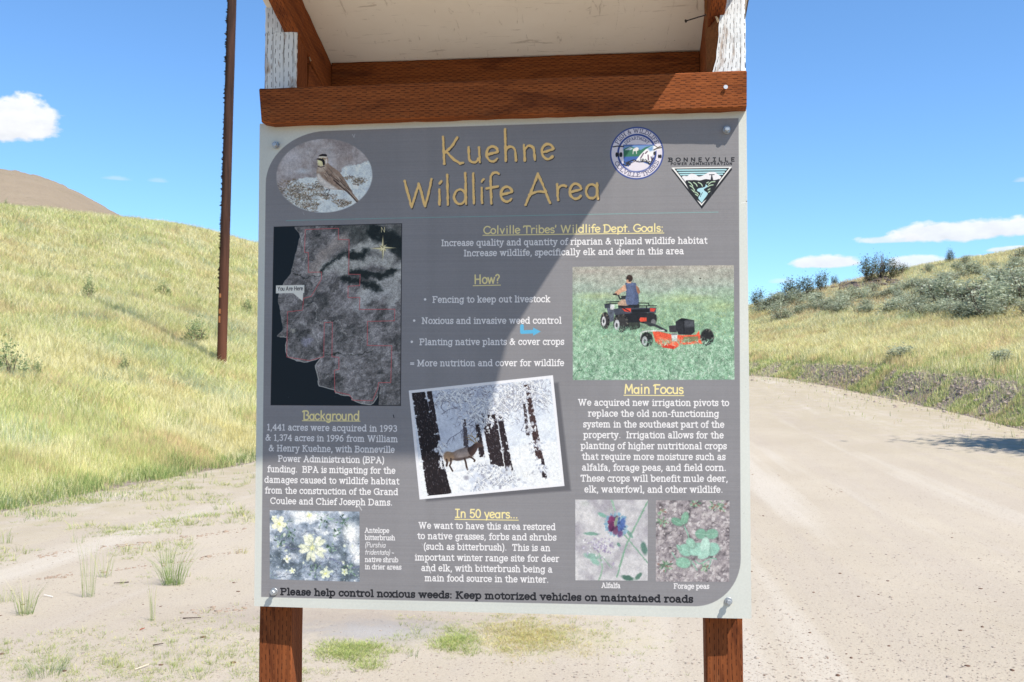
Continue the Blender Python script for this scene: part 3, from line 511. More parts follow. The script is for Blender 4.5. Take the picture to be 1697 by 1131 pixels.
def pic_bush():
    h,w=380,480; n=noise(h,w,50,41,4); C=mixn(n,[(.2,col(80,92,104)),(.42,col(120,134,152)),(.6,col(158,170,190)),(.8,col(208,215,226))])
    for (x,y,rx,ry) in ((220,30,110,40),(440,130,60,90),(470,250,40,60),(160,20,60,30)): ell(C,x,y,rx,ry,col(236,240,248),0,.95,.8)
    for i in range(90):
        x,y=RNG.uniform(0,w),RNG.uniform(60,h); ell(C,x,y,RNG.uniform(4,12),RNG.uniform(4,12),col(*(int(v) for v in RNG.choice([[196,208,220],[84,100,112],[150,166,196],[60,74,78]]))),0,.5,.7)
    for i in range(26):
        x,y=RNG.uniform(0,w),RNG.uniform(80,h); stroke(C,smooth([(x,y),(x+RNG.uniform(20,70),y+RNG.uniform(-30,30)),(x+RNG.uniform(60,120),y+RNG.uniform(-40,40))]),RNG.uniform(2,5),col(70,78,100),.5)
    stroke(C,smooth([(80,200),(240,230),(400,290),(480,300)]),7,col(110,118,150),.8)
    def leafy(x,y,k,r):
        for i in range(k):
            a=RNG.uniform(0,6.28); d=RNG.uniform(.2,1)*r; ell(C,x+math.cos(a)*d,y+math.sin(a)*d,RNG.uniform(4,10),RNG.uniform(2,5),col(*(int(v) for v in RNG.choice([[52,72,64],[84,112,96],[120,150,130],[150,176,160]]))),a,.9,.3)
    for a in ((300,40,22,50),(120,130,16,34),(90,70,10,30),(400,60,20,40),(330,200,16,30),(420,320,22,40),(60,170,14,40),(250,330,18,40),(360,110,14,30)): leafy(*a)
    def flower(x,y,r,k=5,a0=.3,c=(226,232,208)):
        for i in range(k):
            a=a0+i*6.283/k; ell(C,x+math.cos(a)*r*.62,y+math.sin(a)*r*.62,r*.46,r*.32,col(*c),a,1,.2); ell(C,x+math.cos(a)*r*.7,y+math.sin(a)*r*.7,r*.2,r*.14,col(242,246,232),a,.7,.8)
        ell(C,x,y,r*.24,r*.24,col(196,206,140),0,1,.6)
        for i in range(12):
            a=RNG.uniform(0,6.28); stroke(C,[(x,y),(x+math.cos(a)*r*.32,y+math.sin(a)*r*.32)],1.4,col(214,214,150),.9)
    for i in range(420):
        x,y=RNG.uniform(0,w),RNG.uniform(40,h); ell(C,x,y,RNG.uniform(2,7),RNG.uniform(1.5,4),col(*(int(v) for v in RNG.choice([[206,214,222],[70,84,96],[140,160,150],[176,190,206],[96,112,140],[224,228,222]]))),RNG.uniform(0,3),.6,.5)
    for (x,y,rx,ry) in ((200,40,90,30),(430,110,50,60),(450,200,30,50),(150,60,40,24),(300,120,30,20)): ell(C,x,y,rx,ry,col(232,237,244),0,.85,.7)
    C=warp(C,9,14,371)
    for i in range(5):
        an=.5+i*1.2566
        for dd in (-.24,.24): ell(C,232+math.cos(an+dd)*50,200+math.sin(an+dd)*50,27,13,col(*( (218,224,204) if dd>0 else (228,233,215))),an+dd*.6,1,.25)
        stroke(C,[(232,200),(232+math.cos(an)*58,200+math.sin(an)*58)],2,col(176,184,160),.7)
    ell(C,232,200,20,20,col(176,188,140),0,.9,.6)
    for i in range(22):
        an=RNG.uniform(0,6.28); stroke(C,[(232,200),(232+math.cos(an)*26,200+math.sin(an)*26)],1.6,col(216,214,160),.9); flower(50,75,38,5,.1,(228,230,208)); flower(95,265,20,4,0,(226,230,224)); flower(300,340,26,5,.9,(206,216,198)); flower(400,330,18,5,.2,(200,212,196)); flower(215,25,15,5,.2,(214,220,188)); flower(25,45,16,5,.3,(216,222,206)); flower(120,330,16,5,.7,(208,216,204))
    for i in range(16): ell(C,RNG.uniform(20,460),RNG.uniform(60,360),RNG.uniform(5,12),RNG.uniform(5,12),col(222,230,210),0,.75,.5)
    C=warp(C,6,16,372); return np.clip(grain(C,.3,373,3)*1.06,0,1).astype(np.float32)
def pic_alfalfa():
    h,w=450,400; n=noise(h,w,90,51,3); C=mixn(n,[(.25,col(170,168,180)),(.5,col(198,198,206)),(.8,col(214,214,220))])
    for i in range(14): ell(C,RNG.uniform(0,w),RNG.uniform(0,h),RNG.uniform(15,50),RNG.uniform(10,30),col(*( (150,150,164) if i%2 else (176,188,180))),0,.4,1)
    for q,ww,c in (([(400,10),(340,130),(280,260),(230,430)],9,(128,168,148)),([(250,170),(300,230),(400,350)],7,(130,166,150)),([(200,0),(220,60)],10,(150,190,168)),([(130,300),(150,380),(130,450)],8,(146,180,160)),([(200,380),(160,330),(140,310)],5,(140,172,156))): stroke(C,smooth(q),ww,col(*c),.9,2.5)
    for (x,y,rx,ry,a,c) in ((90,190,42,9,.05,(122,160,150)),(150,85,26,10,.4,(130,176,166)),(380,270,36,16,1.3,(92,128,120)),(90,315,44,16,.2,(140,176,168)),(110,345,30,14,.6,(150,190,180)),(290,435,34,14,.2,(74,108,98)),(350,425,24,12,-.8,(90,124,112)),(300,190,26,10,.9,(120,158,150)),(240,250,14,8,.9,(110,150,140))): ell(C,x,y,rx,ry,col(*c),a,.95,.25)
    for i in range(120):
        x,y=150+RNG.normal()*42,265+RNG.normal()*28; ell(C,x,y,RNG.uniform(3,9),RNG.uniform(2,6),col(*(int(v) for v in RNG.choice([[206,208,224],[168,160,190],[150,140,172],[226,228,236]]))),RNG.uniform(0,3),.8,.4)
    for i in range(150):
        a=RNG.uniform(0,6.28); q=RNG.random()**.5; x,y=228+math.cos(a)*62*q,140+math.sin(a)*62*q
        c=([[86,46,84],[124,60,104],[66,40,72]] if x<232 or y>180 else [[70,92,150],[96,124,182],[60,74,120]]); c=c[RNG.integers(0,3)]
        if q>.75: c=[[138,176,196],[120,160,190],[150,180,200]][RNG.integers(0,3)]
        ell(C,x,y,RNG.uniform(6,13),RNG.uniform(4,8),col(*c),a,.85,.3)
    for (x,y,rx,ry,c) in ((198,110,14,22,(128,58,104)),(196,150,12,26,(100,48,90)),(262,130,14,30,(84,112,176)),(226,120,9,28,(140,160,140)),(222,180,16,14,(126,84,120)),(248,190,14,18,(110,80,128))): ell(C,x,y,rx,ry,col(*c),.2,.9,.3)
    C=warp(C,4,10,381); return grain(C,.16,382,3)
def pic_peas():
    h,w=450,400; n=noise(h,w,26,61,4); C=mixn(n,[(.2,col(92,88,94)),(.4,col(142,136,144)),(.6,col(176,170,176)),(.85,col(206,202,206))])
    for i in range(420):
        x,y=RNG.uniform(0,w),RNG.uniform(0,h); r=RNG.uniform(3,14); ell(C,x+2,y+3,r,r*.75,col(84,80,88),0,.6,.5); ell(C,x,y,r,r*.72,col(*(int(v) for v in RNG.choice([[168,162,170],[188,182,188],[150,144,152],[206,202,208]]))),RNG.uniform(0,3),.9,.3)
    for i in range(30):
        x,y=RNG.uniform(0,w),RNG.uniform(0,h); a=RNG.uniform(0,6.28); stroke(C,[(x,y),(x+40*math.cos(a),y+22*math.sin(a))],1.6,col(214,210,206),.7)
    for (x,y,k,r) in ((340,30,40,50),(40,120,26,36),(210,20,20,34),(50,360,34,46),(30,60,14,24),(270,370,24,30)):
        for i in range(k):
            a=RNG.uniform(0,6.28); d=RNG.random()*r; ell(C,x+math.cos(a)*d,y+math.sin(a)*d*.7,RNG.uniform(5,12),RNG.uniform(3,5),col(*(int(v) for v in RNG.choice([[126,160,136],[160,190,168],[92,124,104],[150,120,116]]))),a,.9,.3)
    for q in ([(155,140),(175,190),(185,220)],[(215,330),(240,350),(300,320),(330,325)],[(190,330),(215,370),(225,385)],[(300,330),(290,370)],[(90,290),(115,330)]): stroke(C,smooth(q),6,col(140,184,168))
    def leaf(x,y,rx,ry,a,c):
        ell(C,x+3,y+4,rx,ry,col(90,100,100),a,.5,.3); ell(C,x,y,rx,ry,col(*c),a,1,.1); ca,sa=math.cos(a),math.sin(a); stroke(C,[(x-rx*ca,y-rx*sa),(x+rx*ca,y+rx*sa)],1.6,col(186,216,204),.9)
        for k in (-.5,-.1,.3): stroke(C,[(x+rx*k*ca,y+rx*k*sa),(x+rx*(k+.4)*ca-ry*.7*sa,y+rx*(k+.4)*sa+ry*.7*ca)],1,col(160,196,184),.7); stroke(C,[(x+rx*k*ca,y+rx*k*sa),(x+rx*(k+.4)*ca+ry*.7*sa,y+rx*(k+.4)*sa-ry*.7*ca)],1,col(160,196,184),.7)
    leaf(115,118,34,20,.5,(116,160,142)); leaf(158,98,36,20,-1.3,(128,172,152)); leaf(245,185,30,28,.1,(126,170,154)); leaf(305,185,34,28,-.1,(132,176,160)); leaf(165,275,40,34,.3,(148,194,180)); leaf(225,270,44,34,-.5,(160,204,192)); leaf(305,270,36,42,1.2,(150,196,184)); leaf(150,345,40,30,.2,(142,188,170)); leaf(268,250,26,46,.1,(186,220,212)); leaf(190,235,30,22,.9,(150,192,178)); leaf(260,300,34,22,-.4,(168,208,198)); leaf(125,260,18,10,1,(130,172,158))
    C=warp(C,3,8,391); return grain(C,.2,392,3)
# ---------------------------------------------------------------- the whole printed face
ELK_Q=[(678.5,647.6),(916.7,622.2),(935.8,805.2),(696.4,827.6)]
MAP_Q=[(454,376.2),(667.5,371.3),(665.5,673),(448.8,672)]
ATV_Q=[(949,443.2),(1216,440),(1217,629.6),(949.5,630.2)]
BUSH_Q=[(447.5,845.6),(597,847.7),(597,963.7),(447.5,960)]
ALF_Q=[(953.6,827.7),(1073.4,828),(1073.4,962),(953.6,961.2)]
PEA_Q=[(1086.8,829),(1208.8,829.4),(1208.4,964.4),(1086.6,963.4)]
BODY_LINES=[
("goals",[("Increase quality and quantity of riparian & upland wildlife habitat",732.5,1171.5,408.5,404),("Increase wildlife, specifically elk and deer in this area",769.5,1133,425.3,421.5)]),
("how",[("Fencing to keep out livestock",718,912,502,501),("Noxious and invasive weed control",700,930.5,537,536.5),("Planting native plants & cover crops",696.5,935,572,571.5),("= More nutrition and cover for wildlife",681,935,607,606.5)]),
("focus",[(s,a,b,y,y+.8) for s,a,b,y in (("We acquired new irrigation pivots to",958.5,1208,672),("replace the old non-functioning",975,1191,690),("system in the southeast part of the",967,1200,707.8),("property.  Irrigation allows for the",967.5,1199,725.5),("planting of higher nutritional crops",963,1204,743.5),("that require more moisture such as",965,1202,761.3),("alfalfa, forage peas, and field corn.",965,1203,779.3),("These crops will benefit mule deer,",962.5,1206,797.3),("elk, waterfowl, and other wildlife.",969,1197.5,815.4))]),
("background",[(s,a,b,y-1.2,y+1.2) for s,a,b,y in (("1,441 acres were acquired in 1993",442.7,659.3,714),("& 1,374 acres in 1996 from William",440.5,660.5,731.2),("& Henry Kuehne, with Bonneville",446,655,748.7),("Power Administration (BPA)",461.5,637.8,766),("funding.  BPA is mitigating for the",443.7,656.2,783.3),("damages caused to wildlife habitat",438.8,662.4,801),("from the construction of the Grand",439.6,660.6,818.6),("Coulee and Chief Joseph Dams.",448.5,651.2,836))]),
("years",[(s,a,b,y-1.3,y+1.3) for s,a,b,y in (("We want to have this area restored",694.9,920.7,876.4),("to native grasses, forbs and shrubs",693,922.2,893.7),("(such as bitterbrush).  This is an",703.2,912,911.2),("important winter range site for deer",688.8,926.8,929),("and elk, with bitterbrush being a",699.3,915.6,946.6),("main food source in the winter.",705,909.3,963.4))]),
]
def paint_sign():
    T=np.empty((TEX,TEX,3),np.float32); T[:]=col(212,217,216)
    v=noise(TEX,TEX,300,71,2); T*=(.97+.06*v)[...,None]
    # grey field with two round corners
    def corner(cx,cy,ax,ay,bx,by,n=14):      # superellipse-like quarter curve from a to b about the corner c
        return [(ax+(cx-ax)*2*t*(1-t)*1.17+ (bx-ax)*t*t + (cx-ax)*0, ay+(cy-ay)*2*t*(1-t)*1.17+(by-ay)*t*t) for t in [i/n for i in range(n+1)]]
    def bez(a,c,b,n=16):
        k=.5523; p1=(a[0]+(c[0]-a[0])*k,a[1]+(c[1]-a[1])*k); p2=(b[0]+(c[0]-b[0])*k,b[1]+(c[1]-b[1])*k)
        return [tuple((1-t)**3*a[i]+3*(1-t)**2*t*p1[i]+3*(1-t)*t*t*p2[i]+t**3*b[i] for i in (0,1)) for t in [j/n for j in range(n+1)]]
    O=bez((440.5,305),(441.2,221.5),(541,218))+[(1224,196.2)]+bez((1227.5,925),(1227.8,1006.5),(1150,1004.6))+[(433,989.6)]
    grey=np.empty((TEX,TEX,3),np.float32); grey[:]=col(140,140,147)
    rows=noise(TEX,1,3,72,2); grey*=(.975+.05*rows[:,:1])[...,None]; cols_=noise(1,TEX,40,73,2); grey*=(.985+.03*cols_)[...,None]
    grey*=(.96+.08*noise(TEX,TEX,260,74,3))[...,None]
    poly(T,[p2t(*p) for p in O],grey,1,1.2)
    g0=p2t(475,366.3); g1=p2t(1190,352.2); stroke(T,[g0,g1],2.6,col(128,178,180),.85,1)
    # pictures
    bw=pic_bird(); hh,ww=bw.shape[:2]; Y,X=np.mgrid[0:hh,0:ww]; m=np.clip((1-np.sqrt(((X-ww/2)/(ww/2))**2+((Y-hh/2)/(hh/2))**2))*40,0,1).astype(np.float32)
    paste(T,bw,[(457,231.5),(618.5,229),(619,352.5),(457,355)],m)
    paste(T,pic_map(),MAP_Q)
    q=ELK_Q; sh=[(q[0][0]+8,q[0][1]+9),(q[1][0]+9,q[1][1]+12),(946.3,813),(q[3][0]+11,q[3][1]+3)]; poly(T,[p2t(*p) for p in sh],col(98,98,106),.9,5)
    e=pic_elk(); poly(T,[p2t(*p) for p in q],col(236,238,248)); cx=sum(p[0] for p in q)/4; cy=sum(p[1] for p in q)/4
    paste(T,e,[(cx+(p[0]-cx)*.962,cy+(p[1]-cy)*.948) for p in q])
    paste(T,pic_atv(),ATV_Q); paste(T,pic_bush(),BUSH_Q); paste(T,pic_alfalfa(),ALF_Q); paste(T,pic_peas(),PEA_Q)
    # lettering
    gold=col(252,212,142); W_=col(240,240,247); Y_=col(244,230,168)
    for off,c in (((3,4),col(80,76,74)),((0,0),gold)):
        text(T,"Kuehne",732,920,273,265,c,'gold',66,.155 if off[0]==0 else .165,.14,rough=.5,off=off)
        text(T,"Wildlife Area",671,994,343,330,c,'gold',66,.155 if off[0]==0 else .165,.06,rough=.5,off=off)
    def head(s,x0,x1,y0,y1,h=23,u=3.4):
        text(T,s,x0,x1,y0,y1,Y_,'fun',h*.9,.235); a=p2t(x0-1,y0+u); b=p2t(x1+1,y1+u); stroke(T,[a,b],3.4,Y_)
    head("Colville Tribes' Wildlife Dept. Goals:",802,1099,388.5,384.5,23,2.6); head("How?",786,829,471,470,27); head("Main Focus",1035,1132,652,652.6,27); head("Background",503,597,695.6,696.4,27,1.8); head("In 50 years...",755.5,858.5,857,858.4,25)
    for k,L in BODY_LINES:
        for s,x0,x1,y0,y1 in L: text(T,s,x0,x1,y0,y1,W_,'slab',17.8,.225,.05)
    for x,y in ((705.5,497),(687.5,532),(683.5,567)): ell(T,*p2t(x,y),5,5,W_)
    for s,x0,x1,y,st in (("Antelope",605.7,646,882.4,0),("bitterbrush",606,655.7,894.4,0),("(Purshia",605.8,639.5,906.6,1),("tridentata)",605.8,647,918.8,1),("-",650,653.5,918.8,0),("native shrub",606,661,930.8,0),("in drier areas",606,666,942.8,0),("Alfalfa",997,1028,973.6,0),("Forage peas",1116.7,1175,975,0)):
        text(T,s,x0,x1,y-.3,y+.3,W_,'sans' if st else 'slab',13.6,.16 if st else .22,slant=.22 if st else 0)
    text(T,"Please help control noxious weeds: Keep motorized vehicles on maintained roads",465.5,1148,985.4,998,col(34,35,42),'bold',18.6,.34,.05)
    a=p2t(861,540);b=p2t(861,551.5);c=p2t(887,550.5); bl=col(96,180,226)
    stroke(T,[p2t(865.5,541),p2t(865.5,551),p2t(884,550.3)],15,bl,1); poly(T,[p2t(884,543.5),p2t(896.5,550),p2t(884,557)],bl)
    logo_seal(T); logo_tri(T)
    # scratches and nicks on the laminate
    for P,wd,al in (([(596,838),(600.5,845)],4,.8),([(709,931),(711,940),(714.5,949)],4,.8),([(585,224),(587.5,229),(589,223.5)],2.5,.6),([(503,352),(505,357)],2,.4),([(700,900),(702,904)],2,.5),([(1175,300),(1180,330)],1.4,.2),([(560,700),(590,760)],1.2,.15)):
        stroke(T,[p2t(*p) for p in P],wd,col(214,216,224),al)
    for P in ([(653,688),(654,692)],[(451,613),(451,617)],[(1237,334.5),(1242,333)]): stroke(T,[p2t(*p) for p in P],4,col(40,40,46),.8)
    stroke(T,[p2t(1228,337),p2t(1240,334.5)],2,col(236,240,242)); 
    for i in range(240):
        x,y=RNG.uniform(0,TEX),RNG.uniform(0,TEX); stroke(T,[(x,y),(x+RNG.uniform(-3,3),y+RNG.uniform(-3,3))],RNG.uniform(.8,1.8),col(*( (190,190,196) if i%2 else (80,80,86))),.3)
    T*=(.985+.03*noise(TEX,TEX,4,75,1))[...,None]
    return np.clip(T,0,1)
def logo_seal(T):
    cx,cy=p2t(1055.3,255); R=109; navy=col(60,80,152); pale=col(226,222,238); ink=col(46,52,92)
    ell(T,cx,cy,R,R,navy,0,1,.014); ell(T,cx,cy,R*.95,R*.95,pale,0,1,.014); ell(T,cx,cy,R*.735,R*.735,navy,0,1,.014); ell(T,cx,cy,R*.665,R*.665,pale,0,1,.014)
    arc_text(T,"FISH & WILDLIFE",cx,cy,R*.775,-64,66,ink,R*.098,.19); arc_text(T,"DEPARTMENT",cx,cy,R*.52,-50,50,ink,R*.074,.18)
    arc_text(T,"COLVILLE TRIBES",cx,cy,R*.90,248,112,ink,R*.098,.19,inward=True)
    def Z(*p): return [(cx+(a-430)/282*R,cy+(b-425)/282*R) for a,b in p]
    poly(T,Z((288,335),(600,338),(600,480),(560,552),(470,515),(400,500),(340,570),(290,545)),col(70,104,176)); poly(T,Z((288,338),(600,340),(590,400),(420,395),(288,392)),col(120,156,206),.9,4)
    poly(T,Z((290,380),(360,352),(420,372),(470,395),(520,365),(598,345),(560,370),(500,420),(460,460),(290,462)),col(62,120,98)); poly(T,Z((300,390),(360,356),(390,378),(360,392)),col(190,208,222))
    poly(T,Z((418,505),(470,440),(520,390),(570,360),(600,350),(640,350),(692,362),(690,390),(640,395),(604,430),(592,480),(565,545),(520,515),(470,512)),col(238,240,248)); poly(T,Z((540,375),(600,350),(600,400),(570,410)),col(90,140,200),.8,4)
    for p in ([(470,480),(500,430)],[(548,450),(552,500)],[(580,470),(590,510)],[(520,430),(540,410)]): stroke(T,Z(*p),5,col(110,90,110))
    poly(T,Z((390,380),(430,362),(450,372),(446,398),(430,402),(430,435),(424,435),(420,404),(396,404),(392,436),(386,436)),col(226,224,226))
    for i in range(34):
        a=RNG.uniform(0,1); x=300+a*270; y=520+math.sin(a*7)*18+RNG.uniform(-14,14); stroke(T,Z((x,y),(x+RNG.uniform(-16,16),y+RNG.uniform(-14,14))),3.4,col(60,58,64),.9)
    stroke(T,smooth(Z((285,540),(320,560),(345,520),(400,498),(440,520),(480,520),(540,520),(565,548),(604,480))),4,col(40,40,48))
    poly(T,smooth(Z((300,560),(345,590),(380,530),(430,520),(490,545),(560,560),(520,600),(430,620),(350,605)),4,True),pale,1,3); stroke(T,Z((288,336),(600,340)),3,navy)
    stroke(T,Z((180,352),(230,345),(290,352)),5,col(60,60,70))
    for x in (215,232,256,268): ell(T,*Z((x,438))[0],4,10,col(40,40,50))
    stroke(T,Z((610,395),(640,380),(690,372)),5,col(90,84,84)); stroke(T,Z((620,350),(650,370),(690,352)),3,col(90,84,84)); ell(T,*Z((616,432))[0],5,8,col(60,58,64))
    for x in (662,680): ell(T,*Z((x,466))[0],4,8,col(40,40,50))
def logo_tri(T):
    dk=col(36,38,44); text(T,"BONNEVILLE",1107.5,1217,268.9,267.7,dk,'sans',9.8,.42,.85); text(T,"POWER ADMINISTRATION",1111.5,1213,274.6,273.8,dk,'sans',6.5,.42,.42)
    def Z(*p): return [p2t(990+a/6.527,190+b/6.529) for a,b in p]
    poly(T,Z((797,600),(1455,585),(1455,600),(1128,1025),(797,600)),dk); poly(T,Z((800,580),(1455,567),(1125,992)),col(240,242,246)); 
    tri=Z((838,594),(1420,583),(1126,965)); dark=col(40,42,48)
    poly(T,tri,dark)
    for y,a,b in ((606,862,1390),(632,880,1370),(655,893,1352)): stroke(T,Z((a,y+2),(b,y-6)),6.2,col(176,222,236))
    poly(T,smooth(Z((905,690),(935,668),(970,672),(1010,645),(1060,655),(1090,675),(1130,668),(1165,650),(1210,628),(1270,628),(1300,650),(1340,680),(1325,718),(1240,712),(1170,704),(1110,718),(1030,714),(945,738)),4,True),col(232,234,244)); 
    poly(T,smooth(Z((948,742),(1030,716),(1100,722),(1170,705),(1240,722),(1322,716),(1126,962)),3,True),dark)
    for q in ([(985,735),(1010,750),(1030,780)],[(1040,740),(1065,758),(1078,780)],[(1000,775),(1030,795),(1050,825)],[(1090,740),(1120,755),(1135,780)],[(1200,760),(1230,735),(1270,730)],[(1190,785),(1220,770),(1250,765)],[(1195,820),(1215,808)],[(1040,840),(1070,850),(1090,870)],[(1055,865),(1085,885)],[(1200,845),(1215,835)],[(1010,815),(1040,835)],[(1180,745),(1200,735)]): stroke(T,smooth(Z(*q)),4,col(186,214,190))
    poly(T,smooth(Z((1168,760),(1190,775),(1182,792),(1160,805),(1150,818),(1165,835),(1188,850),(1190,870),(1150,925),(1126,958),(1090,908),(1112,870),(1110,850),(1080,832),(1078,815),(1100,802),(1150,792),(1168,778)),3,True),col(176,222,238)); stroke(T,Z((1135,848),(1120,875),(1112,895)),2,dark)
    poly(T,Z((1230,670),(1242,670),(1252,712),(1222,712)),dark); stroke(T,Z((1210,656),(1262,654)),3,dark); stroke(T,Z((1236,656),(1236,690)),4,dark)
    for q in ([(838,594),(1420,583)],[(1420,583),(1126,965)],[(1126,965),(838,594)]): stroke(T,Z(*q),2.5,dark)
# ================================================================ helpers
C=bpy.data.collections.new('scene'); sc.collection.children.link(C)
rng=np.random.default_rng(11)
def lin(r,g,b):
    f=lambda v:(v/12.92 if v<=.04045 else ((v+.055)/1.055)**2.4)
    return (f(r/255),f(g/255),f(b/255),1.0)
def mesh_obj(name,verts,faces,mat=None,parent=None,uv=None,smooth=False,mats=None,fmat=None):
    me=bpy.data.meshes.new(name); me.from_pydata([tuple(map(float,v)) for v in verts],[],[tuple(f) for f in faces]); 
    for m in (mats or ([mat] if mat else [])): me.materials.append(m)
    if fmat is not None: me.polygons.foreach_set('material_index',fmat)
    if uv is not None:
        l=me.uv_layers.new(name='UVMap'); l.data.foreach_set('uv',np.array(uv,dtype=np.float32).ravel())
    if smooth: me.polygons.foreach_set('use_smooth',[True]*len(me.polygons))
    me.update(); o=bpy.data.objects.new(name,me); C.objects.link(o)
    if parent: o.parent=parent
    return o
def fast_mesh(name,V,loops,starts,totals,mat,colors=None,parent=None,smooth=False):
    """a big mesh straight from arrays; colors is one RGB per vertex"""
    me=bpy.data.meshes.new(name); me.vertices.add(len(V)); me.vertices.foreach_set('co',np.asarray(V,np.float32).ravel())
    me.loops.add(len(loops)); me.loops.foreach_set('vertex_index',np.asarray(loops,np.int32))
    me.polygons.add(len(starts)); me.polygons.foreach_set('loop_start',np.asarray(starts,np.int32)); me.polygons.foreach_set('loop_total',np.asarray(totals,np.int32))
    if smooth: me.polygons.foreach_set('use_smooth',np.ones(len(starts),bool))
    if colors is not None:
        a=me.color_attributes.new('tint','FLOAT_COLOR','POINT'); c=np.ones((len(V),4),np.float32); c[:,:3]=colors; a.data.foreach_set('color',c.ravel())
    if mat: me.materials.append(mat)
    me.update(calc_edges=True); me.validate(); o=bpy.data.objects.new(name,me); C.objects.link(o)
    if parent: o.parent=parent
    return o
def thing(name,label,cat,loc=(0,0,0),group=None):
    o=bpy.data.objects.new(name,None); C.objects.link(o); o.location=loc; o.empty_display_size=.2
    o['label']=label; o['category']=cat
    if group: o['group']=group
    return o
def tag(o,label=None,cat=None,group=None,kind=None):
    if label: o['label']=label
    if cat: o['category']=cat
    if group: o['group']=group
    if kind: o['kind']=kind
    return o
# 2-D value noise for scattering
_T=rng.random((256,256)).astype(np.float32)
def vn(x,y,s=1.0,o=3):
    out=0; a=1; t=0; x=np.asarray(x)/s; y=np.asarray(y)/s
    for k in range(o):
        xi=np.floor(x).astype(int); yi=np.floor(y).astype(int); fx=x-xi; fy=y-yi; fx=fx*fx*(3-2*fx); fy=fy*fy*(3-2*fy)
        g=lambda i,j:_T[(xi+i+k*37)%256,(yi+j+k*91)%256]
        out=out+a*((g(0,0)*(1-fx)+g(1,0)*fx)*(1-fy)+(g(0,1)*(1-fx)+g(1,1)*fx)*fy); t+=a; a*=.5; x=x*2.03+5.1; y=y*2.03+9.7
    return out/t
# ================================================================ materials
class NT:
    def __init__(s,name):
        s.m=bpy.data.materials.new(name); s.m.use_nodes=True; s.t=s.m.node_tree; s.N=s.t.nodes; s.L=s.t.links
        s.b=s.N['Principled BSDF']; s.out=s.N['Material Output']
    def n(s,typ,**k):
        n=s.N.new(typ)
        for a,v in k.items(): setattr(n,a,v)
        return n
    def put(s,sock,v):
        if isinstance(v,(int,float)): sock.default_value=v
        elif isinstance(v,(tuple,list)): sock.default_value=v
        else: s.L.new(v,sock)
    def M(s,op,a,b=None,c=None,clamp=False):
        n=s.n('ShaderNodeMath',operation=op,use_clamp=clamp)
        for i,v in enumerate((a,b,c)):
            if v is not None: s.put(n.inputs[i],v)
        return n.outputs[0]
    def coord(s,kind='Object'): return s.n('ShaderNodeTexCoord').outputs[kind]
    def attr(s,name): return s.n('ShaderNodeAttribute',attribute_name=name).outputs['Color']
    def map(s,v,scale=(1,1,1),loc=(0,0,0),rot=(0,0,0)):
        n=s.n('ShaderNodeMapping'); s.L.new(v,n.inputs[0]); n.inputs['Scale'].default_value=scale; n.inputs['Location'].default_value=loc; n.inputs['Rotation'].default_value=rot; return n.outputs[0]
    def noise(s,v,scale,detail=4,rough=.6,dist=0):
        n=s.n('ShaderNodeTexNoise'); s.L.new(v,n.inputs['Vector']); n.inputs['Scale'].default_value=scale; n.inputs['Detail'].default_value=detail; n.inputs['Roughness'].default_value=rough; n.inputs['Distortion'].default_value=dist; return n.outputs[0]
    def ramp(s,f,stops):
        n=s.n('ShaderNodeValToRGB'); s.L.new(f,n.inputs[0]); e=n.color_ramp.elements
        while len(e)<len(stops): e.new(.5)
        for el,(p,c) in zip(e,stops): el.position=p; el.color=c if len(c)==4 else (*c,1)
        return n.outputs[0]
    def mix(s,f,a,b,mode='MIX'):
        n=s.n('ShaderNodeMix',data_type='RGBA',blend_type=mode); s.put(n.inputs['Factor'],f)
        for k,v in (('A',a),('B',b)):
            if isinstance(v,(tuple,list)): n.inputs[k].default_value=v if len(v)==4 else (*v,1)
            else: s.L.new(v,n.inputs[k])
        return n.outputs['Result']
    def sep(s,v):
        n=s.n('ShaderNodeSeparateXYZ'); s.L.new(v,n.inputs[0]); return n.outputs
    def bump(s,h,strength=.5,dist=.01,normal=None):
        n=s.n('ShaderNodeBump'); n.inputs['Strength'].default_value=strength; n.inputs['Distance'].default_value=dist; s.L.new(h,n.inputs['Height'])
        if normal is not None: s.L.new(normal,n.inputs['Normal'])
        return n.outputs[0]
    def fin(s,color=None,rough=.8,normal=None,spec=.3,metal=0.0):
        if color is not None: s.put(s.b.inputs['Base Color'],color if not isinstance(color,(tuple,list)) or len(color)==4 else (*color,1))
        s.put(s.b.inputs['Roughness'],rough); s.b.inputs['Specular IOR Level'].default_value=spec; s.put(s.b.inputs['Metallic'],metal)
        if normal is not None: s.L.new(normal,s.b.inputs['Normal'])
        return s.m
